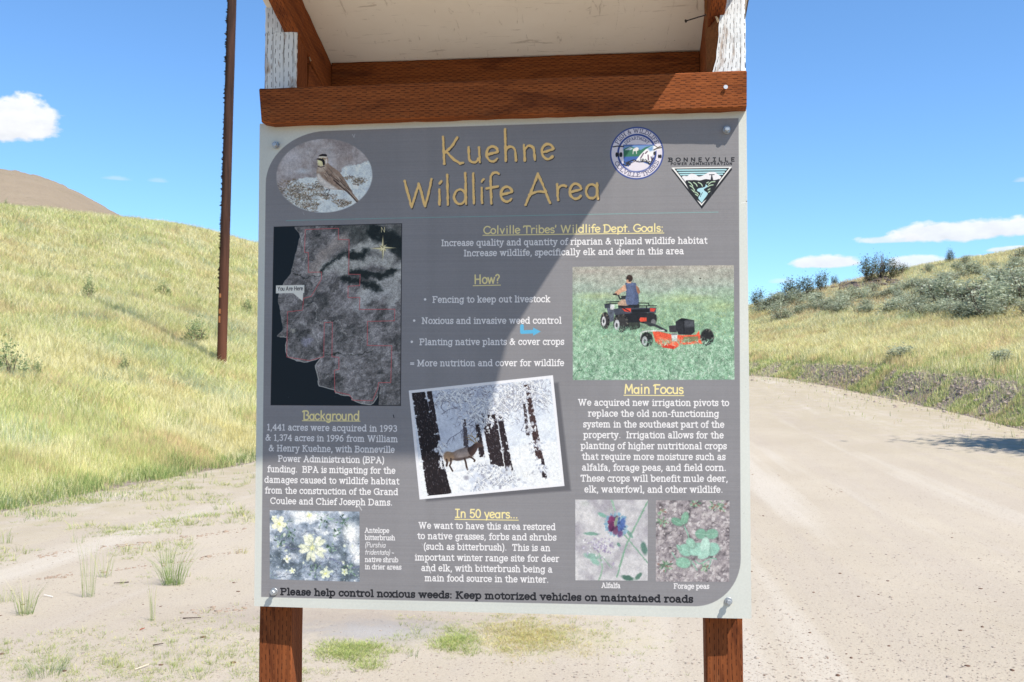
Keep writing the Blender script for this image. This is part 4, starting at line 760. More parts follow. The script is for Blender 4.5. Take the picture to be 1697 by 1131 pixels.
def mat_wood(name,base,dark,slit=(.055,.018,.010),white=False,slit_amt=1.0,pitch=.0052):
    """incised treated lumber; UV is metres along (u) and across (v) the board"""
    t=NT(name); uv=t.coord('UV'); s=t.sep(uv); u,v=s[0],s[1]
    wob=t.noise(t.map(uv,(14,14,1)),1.0,2); 
    v2=t.M('ADD',v,t.M('MULTIPLY',t.M('SUBTRACT',wob,.5),.0016 if pitch<.007 else .0075))
    row=t.M('DIVIDE',v2,pitch); ri=t.M('FLOOR',row); rf=t.M('ABSOLUTE',t.M('SUBTRACT',t.M('FRACT',row),.5))
    rnd=t.M('FRACT',t.M('MULTIPLY',t.M('SINE',t.M('MULTIPLY',ri,12.9898)),43.7))
    cu=t.M('FRACT',t.M('ADD',t.M('ADD',t.M('DIVIDE',u,.0245),t.M('MULTIPLY',ri,.5)),t.M('MULTIPLY',rnd,.16)))
    cl=t.M('ABSOLUTE',t.M('SUBTRACT',cu,.5))
    def edge(x,a,b):
        n=t.n('ShaderNodeMapRange',interpolation_type='SMOOTHSTEP'); t.L.new(x,n.inputs[0]); n.inputs[1].default_value=a; n.inputs[2].default_value=b; n.inputs[3].default_value=1; n.inputs[4].default_value=0; return n.outputs[0]
    m=t.M('MULTIPLY',edge(cl,.22,.29) if pitch<.007 else edge(cl,.24,.34),edge(rf,.06,.20) if pitch<.007 else edge(rf,.03,.085))
    gate=t.noise(t.map(uv,(60,60,1)),1.0,3); m=t.M('MULTIPLY',m,t.M('MULTIPLY',t.M('SUBTRACT',gate,.30),4.2,clamp=True)); m=t.M('MULTIPLY',m,slit_amt)
    grain=t.noise(t.map(uv,(5,190,1)),1.0,6,.65,.3); big=t.noise(t.map(uv,(3.2,16,1)),1.0,5,.6,.8); blot=t.noise(t.map(uv,(9,22,1),loc=(3,7,0)),1.0,4)
    if white:
        c=t.mix(grain,(*[x*.86 for x in base],1),(*base,1)); 
        crack=t.ramp(t.noise(t.map(uv,(2.2,120,1)),1.0,5,.7,.4),((0.0,(0,0,0)),(.36,(0,0,0)),(.43,(1,1,1))))
        c=t.mix(t.M('MULTIPLY',t.M('SUBTRACT',1.0,t.sep(crack)[0]),.75),c,(.09,.07,.055,1))
        c=t.mix(t.ramp(blot,((.56,(0,0,0)),(.66,(.75,.75,.75)))),c,(.30,.20,.13,1)); pk=t.noise(t.map(uv,(30,150,1)),1.0,5,.7); c=t.mix(t.ramp(pk,((.60,(0,0,0)),(.64,(.8,.8,.8)))),c,(.26,.19,.14,1))
    else:
        c=t.mix(t.ramp(grain,((.3,(0,0,0)),(.72,(1,1,1)))),(*dark,1),(*base,1))
        c=t.mix(t.ramp(big,((.34,(.75,.75,.75)),(.46,(0,0,0)))),c,(dark[0]*.62,dark[1]*.6,dark[2]*.7,1))
        c=t.mix(t.ramp(blot,((.60,(0,0,0)),(.78,(.42,.42,.42)))),c,(.20,.085,.035,1))
    kn=t.n('ShaderNodeTexVoronoi',feature='F1'); t.L.new(t.map(uv,(3.1,12,1),loc=(.3,.6,0)),kn.inputs[0]); kn.inputs['Scale'].default_value=1.0
    kf=t.M('SUBTRACT',1.0,t.M('DIVIDE',kn.outputs['Distance'],.13),clamp=True); ring=t.M('MULTIPLY',kf,t.M('ADD',.55,t.M('MULTIPLY',t.M('SINE',t.M('MULTIPLY',kn.outputs['Distance'],130.0)),.35)))
    c=t.mix(t.M('MULTIPLY',ring,.85),c,(.055,.025,.012,1) if not white else (.25,.21,.17,1))
    c=t.mix(m,c,(*slit,1))
    h=t.M('SUBTRACT',t.M('MULTIPLY',grain,.35),m); nrm=t.bump(h,.9,.0016)
    return t.fin(c,t.M('MULTIPLY_ADD',grain,.2,.72),nrm,.12)
M_WOOD=mat_wood('incised_red_lumber',(.315,.092,.025),(.150,.039,.011))
M_WOODP=mat_wood('incised_post_lumber',(.28,.082,.024),(.11,.030,.010),(.02,.008,.005),pitch=.0112)
M_WHITE=mat_wood('flaking_white_paint',(.74,.74,.71),(.5,.5,.5),(.07,.055,.045),True,pitch=.0118)
def mat_plain(name,c,rough=.6,metal=0,spec=.4,nscale=40,amt=.15,bs=.1):
    t=NT(name); p=t.coord(); n=t.noise(p,nscale,5); cc=t.mix(n,tuple(x*(1-amt) for x in c),tuple(min(1,x*(1+amt)) for x in c)); return t.fin(cc,rough,t.bump(n,bs,.004),spec,metal)
M_ROUGHW=mat_plain('broken_wood',(.20,.085,.036),.9,0,.1,90,.45,.8)
M_STEEL=mat_plain('zinc_plated_steel',(.40,.41,.41),.48,.7,.5,300,.15,.05)
M_NAIL=mat_plain('rusty_nail',(.03,.02,.016),.7,.3,.3,300,.3,.3)
M_ROOF=mat_plain('brown_roof_sheet',(.12,.09,.07),.8,0,.2,30,.3,.2)
def mat_soffit():
    t=NT('painted_strand_board'); p=t.coord(); v=t.n('ShaderNodeTexVoronoi',feature='F1'); w=t.map(p,(1,1,1))
    a=t.noise(t.map(p,(9,60,1),rot=(0,0,.5)),1.0,5,.7,1.2); b=t.noise(t.map(p,(60,9,1),rot=(0,0,.35)),1.0,5,.7,1.0); g=t.noise(p,6,4)
    sa=t.ramp(a,((.34,(0,0,0)),(.39,(1,1,1)))); sb=t.ramp(b,((.33,(0,0,0)),(.38,(1,1,1)))); s_=t.M('MULTIPLY',t.sep(sa)[0],t.sep(sb)[0])
    c=t.mix(g,(.74,.66,.55,1),(.84,.77,.67,1)); c=t.mix(t.M('MULTIPLY',t.M('SUBTRACT',1.0,s_),.42),c,(.30,.23,.17,1))
    sp=t.noise(p,55,2); c=t.mix(t.ramp(sp,((.76,(0,0,0)),(.79,(.8,.8,.8)))),c,(.06,.05,.04,1))
    return t.fin(c,.75,t.bump(t.M('ADD',s_,t.M('MULTIPLY',g,.4)),.35,.002),.2)
M_SOFFIT=mat_soffit()
# ================================================================ terrain
CX,CY,EYE=CAM_Q[0],CAM_Q[1],CAM_Q[2]+GROUND_TO_SIGN
def pix_az(px):
    d=pix_dir(px,600); return math.atan2(d[0],d[1])
def P(px,pts):
    """a profile along one bearing: sand edge, bank top, slope, slope, crest, behind crest, dip, far hill"""
    a=px if isinstance(px,float) and abs(px)<7 else pix_az(px)
    out=[]
    for r,q in pts:
        out.append((r,q))
    return a,out
def zz(r,py,px=848.5): return EYE+(math.tan(math.asin(pix_dir(px,py)[2])))*r          # height seen at a picture point from r metres
FAR=(900.,-20.)
COLS=[
 (-math.pi,[(14,0),(18,0),(30,0),(48,0),(80,0),(110,0),(200,0),(400,0)]),
 (-2.2,[(14,0),(18,0),(30,.3),(48,1),(80,3),(110,3),(200,3),(400,20)]),
 (-1.15,[(9,0),(11,.4),(26,4),(46,10),(78,18),(110,20),(200,30),(400,100)]),
 (pix_az(-300),[(12.2,0),(15,.5),(27,3.4),(47,9.5),(76,zz(76,335,-300)),(100,15),(200,26),(400,zz(400,268,-300))]),
 (pix_az(0),[(14,0),(17,.5),(28,zz(28,560,0)),(48,zz(48,430,0)),(75,zz(75,346,0)),(100,14.6),(200,24),(400,zz(400,292,0))]),
 (pix_az(60),[(14.6,0),(17.6,.5),(28.5,zz(28.5,562,60)),(48.5,zz(48.5,438,60)),(76,zz(76,352,60)),(100,14.6),(200,24),(400,zz(400,306,60))]),
 (pix_az(120),[(15.4,0),(18.4,.5),(29,zz(29,565,120)),(49,zz(49,446,120)),(77,zz(77,360,120)),(100,14.4),(200,24),(400,zz(400,327,120))]),
 (pix_az(185),[(16.3,0),(19.3,.5),(30,zz(30,570,185)),(50,zz(50,455,185)),(79,zz(79,367,185)),(102,14.2),(200,22),(400,zz(400,368,185))]),
 (pix_az(250),[(17.4,0),(20.4,.52),(31,zz(31,574,250)),(51,zz(51,468,250)),(80,zz(80,374,250)),(104,13.8),(200,20),(400,zz(400,400,250))]),
 (pix_az(330),[(18.9,0),(21.8,.55),(33,zz(33,580,330)),(52,zz(52,486,330)),(82,zz(82,389,330)),(106,13.2),(200,17),(400,zz(400,450,330))]),
 (pix_az(420),[(20.6,0),(23.5,.6),(34,zz(34,585,420)),(53,zz(53,505,420)),(85,zz(85,412,420)),(110,12.6),(200,15),(400,zz(400,480,420))]),
 (pix_az(620),[(27,.3),(30,.9),(40,2.6),(58,5.2),(88,zz(88,462,620)),(112,9.5),(200,10),(400,zz(400,505,620))]),
 (pix_az(835),[(37,.95),(40,1.5),(49,2.8),(64,4.4),(90,zz(90,500,835)),(112,8),(200,7),(400,zz(400,530,835))]),
 (pix_az(1040),[(45,1.6),(48,2.2),(56,3.1),(68,4.4),(90,zz(90,520,1040)),(112,6),(200,4),(400,zz(400,560,1040))]),
 (pix_az(1245),[(48,zz(48,620,1245)),(50.5,zz(50.5,600,1245)),(60,zz(60,568,1245)),(74,zz(74,538,1245)),(90,zz(90,515,1245)),(110,6.5),(200,2),(400,zz(400,580,1245))]),
 (pix_az(1320),[(43,zz(43,631,1320)),(45.8,zz(45.8,602,1320)),(57,zz(57,560,1320)),(72,zz(72,524,1320)),(92,zz(92,494,1320)),(112,8),(200,4),(400,zz(400,580,1320))]),
 (pix_az(1400),[(38,zz(38,647,1400)),(41,zz(41,606,1400)),(54,zz(54,556,1400)),(70,zz(70,512,1400)),(94,zz(94,472,1400)),(114,9),(200,6),(400,zz(400,580,1400))]),
 (pix_az(1480),[(33.5,zz(33.5,664,1480)),(36.5,zz(36.5,612,1480)),(51,zz(51,552,1480)),(69,zz(69,502,1480)),(98,zz(98,458,1480)),(118,11),(200,8),(400,zz(400,560,1480))]),
 (pix_az(1600),[(28,zz(28,690,1600)),(31.4,zz(31.4,625,1600)),(47,zz(47,545,1600)),(68,zz(68,478,1600)),(104,zz(104,434,1600)),(124,14),(200,10),(400,zz(400,540,1600))]),
 (pix_az(1697),[(24.3,zz(24.3,716,1697)),(28,zz(28,634,1697)),(45,zz(45,538,1697)),(68,zz(68,462,1697)),(110,zz(110,418,1697)),(130,16),(200,12),(400,zz(400,520,1697))]),
 (pix_az(2000),[(18.5,.1),(22,1.2),(38,4.6),(62,10),(110,18),(130,19),(200,16),(400,60)]),
 (1.15,[(13,0),(16.5,1.0),(32,4.2),(56,9),(100,18),(130,20),(200,22),(400,80)]),
 (2.2,[(13,0),(17,.3),(30,1),(50,2),(90,5),(120,6),(200,6),(400,30)]),
 (math.pi,[(14,0),(18,0),(30,0),(48,0),(80,0),(110,0),(200,0),(400,0)])]
ka=np.array([c[0] for c in COLS]); kr=np.array([[p[0] for p in c[1]] for c in COLS],float); kz=np.array([[p[1] for p in c[1]] for c in COLS],float)
a0,a1=pix_az(-80),pix_az(1780)
AZ=np.concatenate([np.linspace(-math.pi,a0,60,endpoint=False),np.linspace(a0,a1,420,endpoint=False),np.linspace(a1,math.pi,60)])
def hermite_az(A):
    R=np.stack([np.interp(A,ka,kr[:,k]) for k in range(8)],1); Z=np.stack([np.interp(A,ka,kz[:,k]) for k in range(8)],1); return R,Z
def az_smooth(F):
    # rounded across bearings so that no profile shows as a ridge
    acc=0; offs=np.linspace(-.03,.03,9)
    for o in offs: acc=acc+F(np.clip(AZ+o,-math.pi,math.pi))
    return acc/len(offs)
KR=az_smooth(lambda A:hermite_az(A)[0]); KZ=az_smooth(lambda A:hermite_az(A)[1])
nA=len(AZ)
first_r=np.array([.35,2.0,4.0,7.0]); 
RK=np.concatenate([np.tile(first_r,(nA,1)),KR,np.full((nA,1),900.),np.full((nA,1),9000.)],1)
zmid=np.clip((KR[:,:1]-24)/24,0,1)*0
ZK=np.concatenate([np.zeros((nA,4)),KZ,np.full((nA,1),-10.),np.full((nA,1),-60.)],1)
SUB=[4,8,16,26,9,26,26,30,6,8,10,6,3]            # rows between knots
rowsR=[];rowsZ=[];rowk=[]
tang=np.zeros_like(ZK)
for k in range(1,ZK.shape[1]-1):
    s0=(ZK[:,k]-ZK[:,k-1])/(RK[:,k]-RK[:,k-1]); s1=(ZK[:,k+1]-ZK[:,k])/(RK[:,k+1]-RK[:,k]); tang[:,k]=np.where(s0*s1>0,2*s0*s1/(s0+s1+1e-9),0) if k not in (4,) else s0
for k in range(ZK.shape[1]-1):
    n=SUB[k]; h=(RK[:,k+1]-RK[:,k])
    for i in range(n):
        t=i/n
        if k in(0,): r=RK[:,k]*(RK[:,k+1]/RK[:,k])**t; tt=(r-RK[:,k])/h
        else: r=RK[:,k]*(RK[:,k+1]/RK[:,k])**t; tt=(r-RK[:,k])/h
        z=(2*tt**3-3*tt**2+1)*ZK[:,k]+(tt**3-2*tt**2+tt)*h*tang[:,k]+(-2*tt**3+3*tt**2)*ZK[:,k+1]+(tt**3-tt**2)*h*tang[:,k+1]
        rowsR.append(r); rowsZ.append(z); rowk.append(k+t)
rowsR.append(RK[:,-1]); rowsZ.append(ZK[:,-1]); rowk.append(ZK.shape[1]-1)
GR=np.stack(rowsR,1); GZ=np.stack(rowsZ,1); rowk=np.array(rowk); nR=GR.shape[1]
GX=CX+GR*np.sin(AZ)[:,None]; GY=CY+GR*np.cos(AZ)[:,None]
K_EDGE=4.0; K_BANK=5.0; K_CREST=8.0
# relief: soft ruts in the dirt, rough bank, lumpy hillside
kk=rowk[None,:]
amp=np.interp(rowk,[0,2,3,4,4.4,5,5.6,8,9,10,11,12,13],[.0,.004,.010,.018,.08,.07,.07,.14,.4,.5,.6,.5,0])[None,:]
GZ=GZ+amp*(vn(GX,GY,1.7,4)-.5)*1.4+amp*(vn(GX+50,GY,.55,2)-.5)*.5
GZ=GZ+np.where(kk>10.2,(vn(GX,GY,90,3)-.5)*9*np.clip((kk-10.2)/1,0,1)*np.clip((12.2-kk),0,1),0)
AZ_L=AZ
def terr(az,rk):
    """world point at a bearing and at a knot coordinate (row position)"""
    i=np.interp(az,AZ_L,np.arange(nA)); j=np.interp(rk,rowk,np.arange(nR)); i0=np.clip(i.astype(int),0,nA-2); j0=np.clip(j.astype(int),0,nR-2); fi=i-i0; fj=j-j0
    def b(G): return (G[i0,j0]*(1-fi)+G[i0+1,j0]*fi)*(1-fj)+(G[i0,j0+1]*(1-fi)+G[i0+1,j0+1]*fi)*fj
    return b(GX),b(GY),b(GZ)
def zat(x,y):
    a=math.atan2(x-CX,y-CY); r=math.hypot(x-CX,y-CY); i=float(np.interp(a,AZ_L,np.arange(nA))); i0=min(int(i),nA-2); f=i-i0
    return float(np.interp(r,GR[i0],GZ[i0])*(1-f)+np.interp(r,GR[i0+1],GZ[i0+1])*f)
def ground_px(px,py,rmin=1.5,rmax=350):
    """the first point of the ground seen at a place in the photograph"""
    d=pix_dir(px,py); hl=math.hypot(d[0],d[1]); last=None
    for r in np.geomspace(rmin,rmax,1400):
        x,y,z=CX+d[0]/hl*r,CY+d[1]/hl*r,EYE+d[2]/hl*r
        if z<=zat(x,y): return np.array([x,y,zat(x,y)]),r
    return None,None
def grid(name,j0,j1,mat):
    V=np.stack([GX[:,j0:j1+1],GY[:,j0:j1+1],GZ[:,j0:j1+1]],-1).reshape(-1,3); w=j1-j0+1
    i,j=np.meshgrid(np.arange(nA-1),np.arange(w-1),indexing='ij'); a=(i*w+j).ravel()
    loops=np.stack([a,a+1,a+w+1,a+w],1)[:,::-1].ravel(); n=len(a)
    # knot coordinate kept as a colour so that materials can follow the real edges
    kv=np.tile(rowk[j0:j1+1],nA); colr=np.stack([kv/13.0,np.repeat(AZ,w)/6.3+.5,np.zeros_like(kv)],1)
    o=fast_mesh(name,V,loops,np.arange(n)*4,np.full(n,4),mat,colr,smooth=True); o['kind']='structure'; return o
def blot(t,p,xy,rx,ry,rot=0.0,edge=.5,nz=None):
    """a soft-edged patch lying on the ground about a world point"""
    mp=t.n('ShaderNodeMapping',vector_type='TEXTURE'); t.L.new(p,mp.inputs[0]); mp.inputs['Location'].default_value=(xy[0],xy[1],0); mp.inputs['Rotation'].default_value=(0,0,rot); mp.inputs['Scale'].default_value=(rx,ry,1e4)
    l=t.n('ShaderNodeVectorMath',operation='LENGTH'); t.L.new(mp.outputs[0],l.inputs[0]); v=t.M('SUBTRACT',1.0,l.outputs['Value'])
    if nz is not None: v=t.M('ADD',v,t.M('MULTIPLY',t.M('SUBTRACT',nz,.5),1.5))
    return t.M('DIVIDE',v,edge,clamp=True)
def gp(px,py): return ground_px(px,py)[0]
ASH=gp(640,1046); MOSS=gp(880,1060); DUST=gp(620,1020)
def mat_dirt():
    t=NT('pale_dirt_and_gravel'); p=t.coord(); 
    big=t.noise(p,.35,5,.6); mid=t.noise(p,2.6,6,.65); fine=t.noise(p,38,6,.7); vf=t.noise(p,170,3,.7)
    c=t.mix(t.ramp(big,((.35,(0,0,0)),(.65,(1,1,1)))),(.368,.305,.222,1),(.43,.362,.272,1))
    c=t.mix(t.M('MULTIPLY',t.ramp_f(mid,.3,.7) if hasattr(t,'ramp_f') else mid,.55),c,(.44,.38,.30,1))
    # graded streaks along the road at the right
    st=t.noise(t.map(p,(2.3,.14,1),rot=(0,0,.10)),1.0,5,.6); c=t.mix(t.ramp(st,((.38,(.4,.4,.4)),(.55,(0,0,0)))),c,(.37,.31,.25,1)); st2=t.noise(t.map(p,(1.5,.07,1),rot=(0,0,.10),loc=(5,2,0)),1.0,3,.5); c=t.mix(t.ramp(st2,((.56,(0,0,0)),(.70,(.55,.55,.55)))),c,(.50,.445,.37,1))
    # grit: dark and light grains
    g=t.ramp(t.noise(p,60,4,.8),((.53,(0,0,0)),(.63,(1,1,1)))); c=t.mix(t.M('MULTIPLY',t.sep(g)[0],.42),c,(.19,.155,.125,1))
    g2=t.ramp(vf,((.62,(0,0,0)),(.74,(1,1,1)))); c=t.mix(t.M('MULTIPLY',t.sep(g2)[0],.5),c,(.52,.47,.41,1))
    v=t.n('ShaderNodeTexVoronoi',feature='F1'); t.L.new(p,v.inputs[0]); v.inputs['Scale'].default_value=17; vd=t.ramp(v.outputs['Distance'],((.10,(1,1,1)),(.19,(0,0,0)))); sel=t.ramp(t.sep(v.outputs['Color'])[0],((.55,(0,0,0)),(.60,(1,1,1))))
    vm=t.M('MULTIPLY',t.sep(vd)[0],t.sep(sel)[0]); c=t.mix(t.M('MULTIPLY',vm,.8),c,(.17,.13,.10,1))
    # ash of an old fire, stained soil and a mossy patch in front of the posts
    n5=t.noise(p,7,6,.7); c=t.mix(t.M('MULTIPLY',blot(t,p,ASH[:2]+np.array([-.35,.3]),1.6,.55,0,.8,n5),.5),c,(.26,.21,.17,1)); c=t.mix(t.M('MULTIPLY',blot(t,p,ASH[:2],.75,.42,0,.7,n5),.8),c,(.275,.25,.225,1))
    c=t.mix(t.M('MULTIPLY',blot(t,p,ASH[:2]+np.array([-.05,-.05]),.4,.22,0,.8,n5),.45),c,(.38,.355,.325,1))
    c=t.mix(t.M('MULTIPLY',blot(t,p,MOSS[:2],.9,.5,0,.9,n5),.55),c,(.42,.36,.21,1))
    # the weedy left part shades to greenish litter at the foot of the hill
    kx=t.sep(t.attr('tint'))[0]; e=t.n('ShaderNodeMapRange'); t.L.new(kx,e.inputs[0]); e.inputs[1].default_value=3.55/13; e.inputs[2].default_value=4.05/13
    c=t.mix(t.M('MULTIPLY',t.M('MULTIPLY',e.outputs[0],t.ramp(mid,((.40,(0,0,0)),(.55,(1,1,1))))),.55),c,(.30,.25,.13,1))
    h=t.M('ADD',t.M('ADD',t.M('MULTIPLY',mid,.5),t.M('MULTIPLY',fine,.6)),t.M('MULTIPLY',vm,.35)); 
    return t.fin(c,.95,t.bump(h,.6,.022),.12)
def mat_hill():
    t=NT('dry_hillside_soil'); p=t.coord(); a=t.noise(p,.5,6); b=t.noise(p,5,6,.7); f=t.noise(p,30,5,.7)
    straw=t.mix(a,(.36,.31,.15,1),(.30,.29,.13,1)); straw=t.mix(t.M('MULTIPLY',b,.6),straw,(.42,.36,.20,1))
    bankc=t.mix(t.ramp(b,((.38,(0,0,0)),(.62,(1,1,1)))),(.26,.20,.16,1),(.40,.325,.265,1)); bankc=t.mix(t.ramp(f,((.5,(0,0,0)),(.7,(.6,.6,.6)))),bankc,(.16,.115,.095,1))
    kx=t.sep(t.attr('tint'))[0]; e=t.n('ShaderNodeMapRange'); t.L.new(t.M('ADD',kx,t.M('MULTIPLY',t.M('SUBTRACT',b,.5),.05)),e.inputs[0]); e.inputs[1].default_value=4.92/13; e.inputs[2].default_value=5.1/13
    c=t.mix(e.outputs[0],bankc,straw); return t.fin(c,.95,t.bump(t.M('ADD',b,t.M('MULTIPLY',f,.4)),.9,.12),.1)
def mat_far():
    t=NT('bare_brown_hill'); p=t.coord(); a=t.noise(p,.012,7,.65); b=t.noise(p,.10,6,.7); c=t.mix(a,(.205,.158,.110,1),(.285,.225,.155,1)); c=t.mix(t.ramp(b,((.55,(0,0,0)),(.72,(.7,.7,.7)))),c,(.20,.165,.10,1))
    g=t.noise(t.map(p,(.03,.006,.03)),1.0,5); c=t.mix(t.ramp(g,((.5,(0,0,0)),(.8,(.6,.6,.6)))),c,(.33,.27,.19,1)); return t.fin(c,.95,t.bump(b,.8,3.0),.1)
jE=int(np.argmin(abs(rowk-4.0))); jC=int(np.argmin(abs(rowk-9.0)))
grid('dirt_ground',0,jE,mat_dirt()); grid('grassy_hillside',jE,jC,mat_hill()); grid('far_hills',jC,nR-1,mat_far())
# small disc closing the sheet under the camera
n=nA; V=[(CX,CY,0)]+[(GX[i,0],GY[i,0],GZ[i,0]) for i in range(0,nA,12)]; m=len(V)-1
cap=mesh_obj('dirt_underfoot',V,[(0,(k+1)%m+1,k+1) for k in range(m)],bpy.data.objects['dirt_ground'].data.materials[0]); cap['kind']='structure'
print('terrain',round(time.time()-T0,1))
# ================================================================ the kiosk
G0=GROUND_TO_SIGN
kiosk=thing('sign_kiosk','roofed wildlife area information sign on two reddish timber posts, filling the middle of the view','sign kiosk',(0,.05,zat(0,.05)))
KZ0=kiosk.location.z
def K(x,y,z): return (x,y-.05,z+G0-KZ0)                 # sign coordinates to the kiosk's own
def board(name,A,B,w,t_,up,mat,mat2=None,nl=24,wob=.0005,seed=0,ends=None,facemat=None):
    """a sawn board from A to B: w across (along 'up'), t_ thick, softly rounded arrises, slightly uneven"""
    A=np.array(A,float);B=np.array(B,float); d=B-A; L=np.linalg.norm(d); d/=L; up=np.array(up,float); up-=d*(up@d); up/=np.linalg.norm(up); sd=np.cross(d,up)
    c=.0035; prof=[(-t_/2+c,-w/2),(t_/2-c,-w/2),(t_/2,-w/2+c),(t_/2,w/2-c),(t_/2-c,w/2),(-t_/2+c,w/2),(-t_/2,w/2-c),(-t_/2,-w/2+c)]
    per=[0]
    for i in range(8): a,b=prof[i],prof[(i+1)%8]; per.append(per[-1]+math.hypot(a[0]-b[0],a[1]-b[1]))
    r=np.random.default_rng(seed+77); V=[];F=[];UV=[];MI=[]
    for k in range(nl+1):
        p=A+d*L*k/nl
        for i,(a,b) in enumerate(prof):
            o=r.normal(0,wob,3) if 0<k<nl else r.normal(0,wob*1.5,3)
            V.append(p+sd*a+up*b+o*[1,1,1])
    for k in range(nl):
        for i in range(8):
            j=(i+1)%8; F.append((k*8+i,(k+1)*8+i,(k+1)*8+j,k*8+j)); u0,u1=L*k/nl+seed*1.37,L*(k+1)/nl+seed*1.37; v0,v1=per[i]+seed*.31,per[i+1]+seed*.31
            UV+=[(u0,v0),(u1,v0),(u1,v1),(u0,v1)]; MI.append(0 if facemat is None else facemat(i,k,nl,(V[k*8+i]+V[(k+1)*8+j])/2))
    for base,rev in ((0,False),(nl*8,True)):
        f=[base+i for i in range(8)]; f=f if not rev else f[::-1]; F.append(tuple(f)); UV+=[(prof[(q-base)][0]*.2,prof[(q-base)][1]*8) for q in f]; MI.append(0)
    return V,F,UV,MI
def put_board(name,parent,*a,mats=None,**k):
    V,F,UV,MI=board(name,*a,**k); o=mesh_obj(name,V,F,parent=parent,uv=UV,mats=mats or [a[5]],fmat=MI)
    bm=bmesh.new(); bm.from_mesh(o.data); bmesh.ops.recalc_face_normals(bm,faces=bm.faces); bm.to_mesh(o.data); bm.free(); return o
RS=.316                                                  # roof slope, rising towards the viewer
def roof_z(y): return 1.487+RS*(.343-y)                  # underside of the roof board
def raft_z(y): return roof_z(y)-.112
rn=math.hypot(1,RS)
# posts: lower part stained, face above the sign painted white
def post(xa,xb,xa2,xb2,chunk,seed):
    zs=list(np.linspace(-1.32,1.20,30))+list(np.linspace(1.22,1.60,20)); V=[];F=[];UV=[];MI=[]; r=np.random.default_rng(seed); NP=8
    for z in zs:
        t=np.clip((z+.02)/1.35,0,1); xl=xa+(xa2-xa)*t; xr=xb+(xb2-xb)*t; yf,yb=.041,.130; cc=.003
        ch=.004
        if chunk: ch=float(np.interp(z,[1.18,1.325,1.355,1.39,1.45,1.49,1.6],[.004,.010,.020,.025,.027,.036,.05]))+ (r.normal(0,.0012) if z>1.3 else 0)
        tl=raft_z(yf) if not chunk else 1.60
        pr=[(xl+ch,yf),(xr-cc-(.004 if chunk and z>1.25 else 0),yf),(xr,yf+cc),(xr,yb-cc),(xr-cc,yb),(xl+cc,yb),(xl,yb-cc),(xl,yf+min(.07,ch*1.9))]
        for (x,y) in pr: V.append((x+r.normal(0,.0005),y+r.normal(0,.0005),z))
    nz=len(zs); per=[0,.085,.09,.175,.18,.265,.27,.35,.36]
    for k in range(nz-1):
        for i in range(NP):
            j=(i+1)%NP; F.append((k*NP+i,k*NP+j,(k+1)*NP+j,(k+1)*NP+i)); u0,u1=zs[k]+seed,zs[k+1]+seed; UV+=[(u0,per[i]),(u0,per[i+1]),(u1,per[i+1]),(u1,per[i])]
            z=(zs[k]+zs[k+1])/2; MI.append(1 if z>1.19 and (i==0 or i==1 or (i==2 and chunk)) else (2 if (i==7 and z>1.3 and chunk) else 0))
    F.append(tuple(range(NP-1,-1,-1))); F.append(tuple((nz-1)*NP+i for i in range(NP)))
    UV+=[(0,0)]*NP*2; MI+=[0,0]
    # tops: cut to the rafter's underside on the inner half, roof above the outer half
    xm=(xa2+xb2)/2; lim=[]
    V=[np.array(v) for v in V]; 
    for q,v in enumerate(V):
        top=roof_z(v[1])-.014; 
        if not chunk: top=raft_z(v[1])-.001
        if v[2]>top: V[q][2]=top-(v[2]-top)*1e-3
    V=[K(*v) for v in V]
    o=mesh_obj('post',V,F,parent=kiosk,uv=UV,mats=[M_WOODP,M_WHITE,M_ROUGHW],fmat=MI)
    return o
pl=post(-.613,-.526,-.616,-.5275,False,3); pl['label']='left post with flaking white paint above the crossbeam'
pr_=post(.5065,.594,.522,.615,True,5); pr_['label']='right post with a split white painted top'
# outer half of the left post runs on up beside the rafter
V,F,UV,MI=board('post_top',K(-.590,.0855,1.40),K(-.590,.0855,1.536),.087,.050,(0,1,0),None,nl=6,seed=9,wob=.0006,facemat=None)
V=[np.array(v) for v in V]
tb=mesh_obj('post_tenon',V,F,parent=pl,uv=UV,mats=[M_WHITE]); tb.data.polygons.foreach_set('material_index',[0]*len(F))
# crossbeam, twisted a little: its right end stands prouder
BX0,BX1=-.598,.6065
bd=put_board('crossbeam',kiosk,K(BX0,-.0185,1.254),K(BX1,-.0185,1.2600),.0905,.038,(0,.0,1),M_WOOD,nl=40,seed=1)
bme=bd.data
for v in bme.vertices:
    x=v.co.x
    if x<BX0+.03 and v.co.z<K(0,0,1.22)[2]: v.co.z+=.006*(1-(x-BX0)/.03); v.co.x+=.006*(1-(x-BX0)/.03)
for nm,z,sd_ in (('upper_rail',1.232,21),('lower_rail',.066,22)): put_board(nm,kiosk,K(-.598,.0222,z),K(.598,.0222,z),.089,.0372,(0,0,1),M_WOODP,nl=12,seed=sd_)
put_board('rear_beam',kiosk,K(-.5255,.362,1.417),K(.5265,.362,1.415),.138,.038,(0,0,1),M_WOOD,nl=24,seed=4)
YF=-.449
for x,sd_ in ((-.545,16),(.546,17)): put_board('rafter_block',kiosk,K(x,.134,1.378),K(x,.340,1.345),.084,.037,(0,0,1),M_WOOD,nl=4,seed=sd_)
for x,sd_ in ((-.545,6),(.546,7)):
    hw=.106; off=-hw/2/rn
    A=np.array([x,.385,roof_z(.385)]); B=np.array([x,YF,roof_z(YF)]); nrm=np.array([0,-RS,-1])/rn*(hw/2+.0012); 
    put_board('rafter',kiosk,K(*(A+nrm*[1,1,1]*[1,-1,1]*[1,-1,1])),K(*(B+nrm*[1,1,1])),hw,.038,(0,0,1),M_WOOD,nl=24,seed=sd_)
fn=np.array([0,-RS,-1])/rn; fb=np.array([0,-1,RS])/rn            # down across the roof and forward along it
fc=np.array([0,YF,roof_z(YF)])+fn*.068+fb*.0205
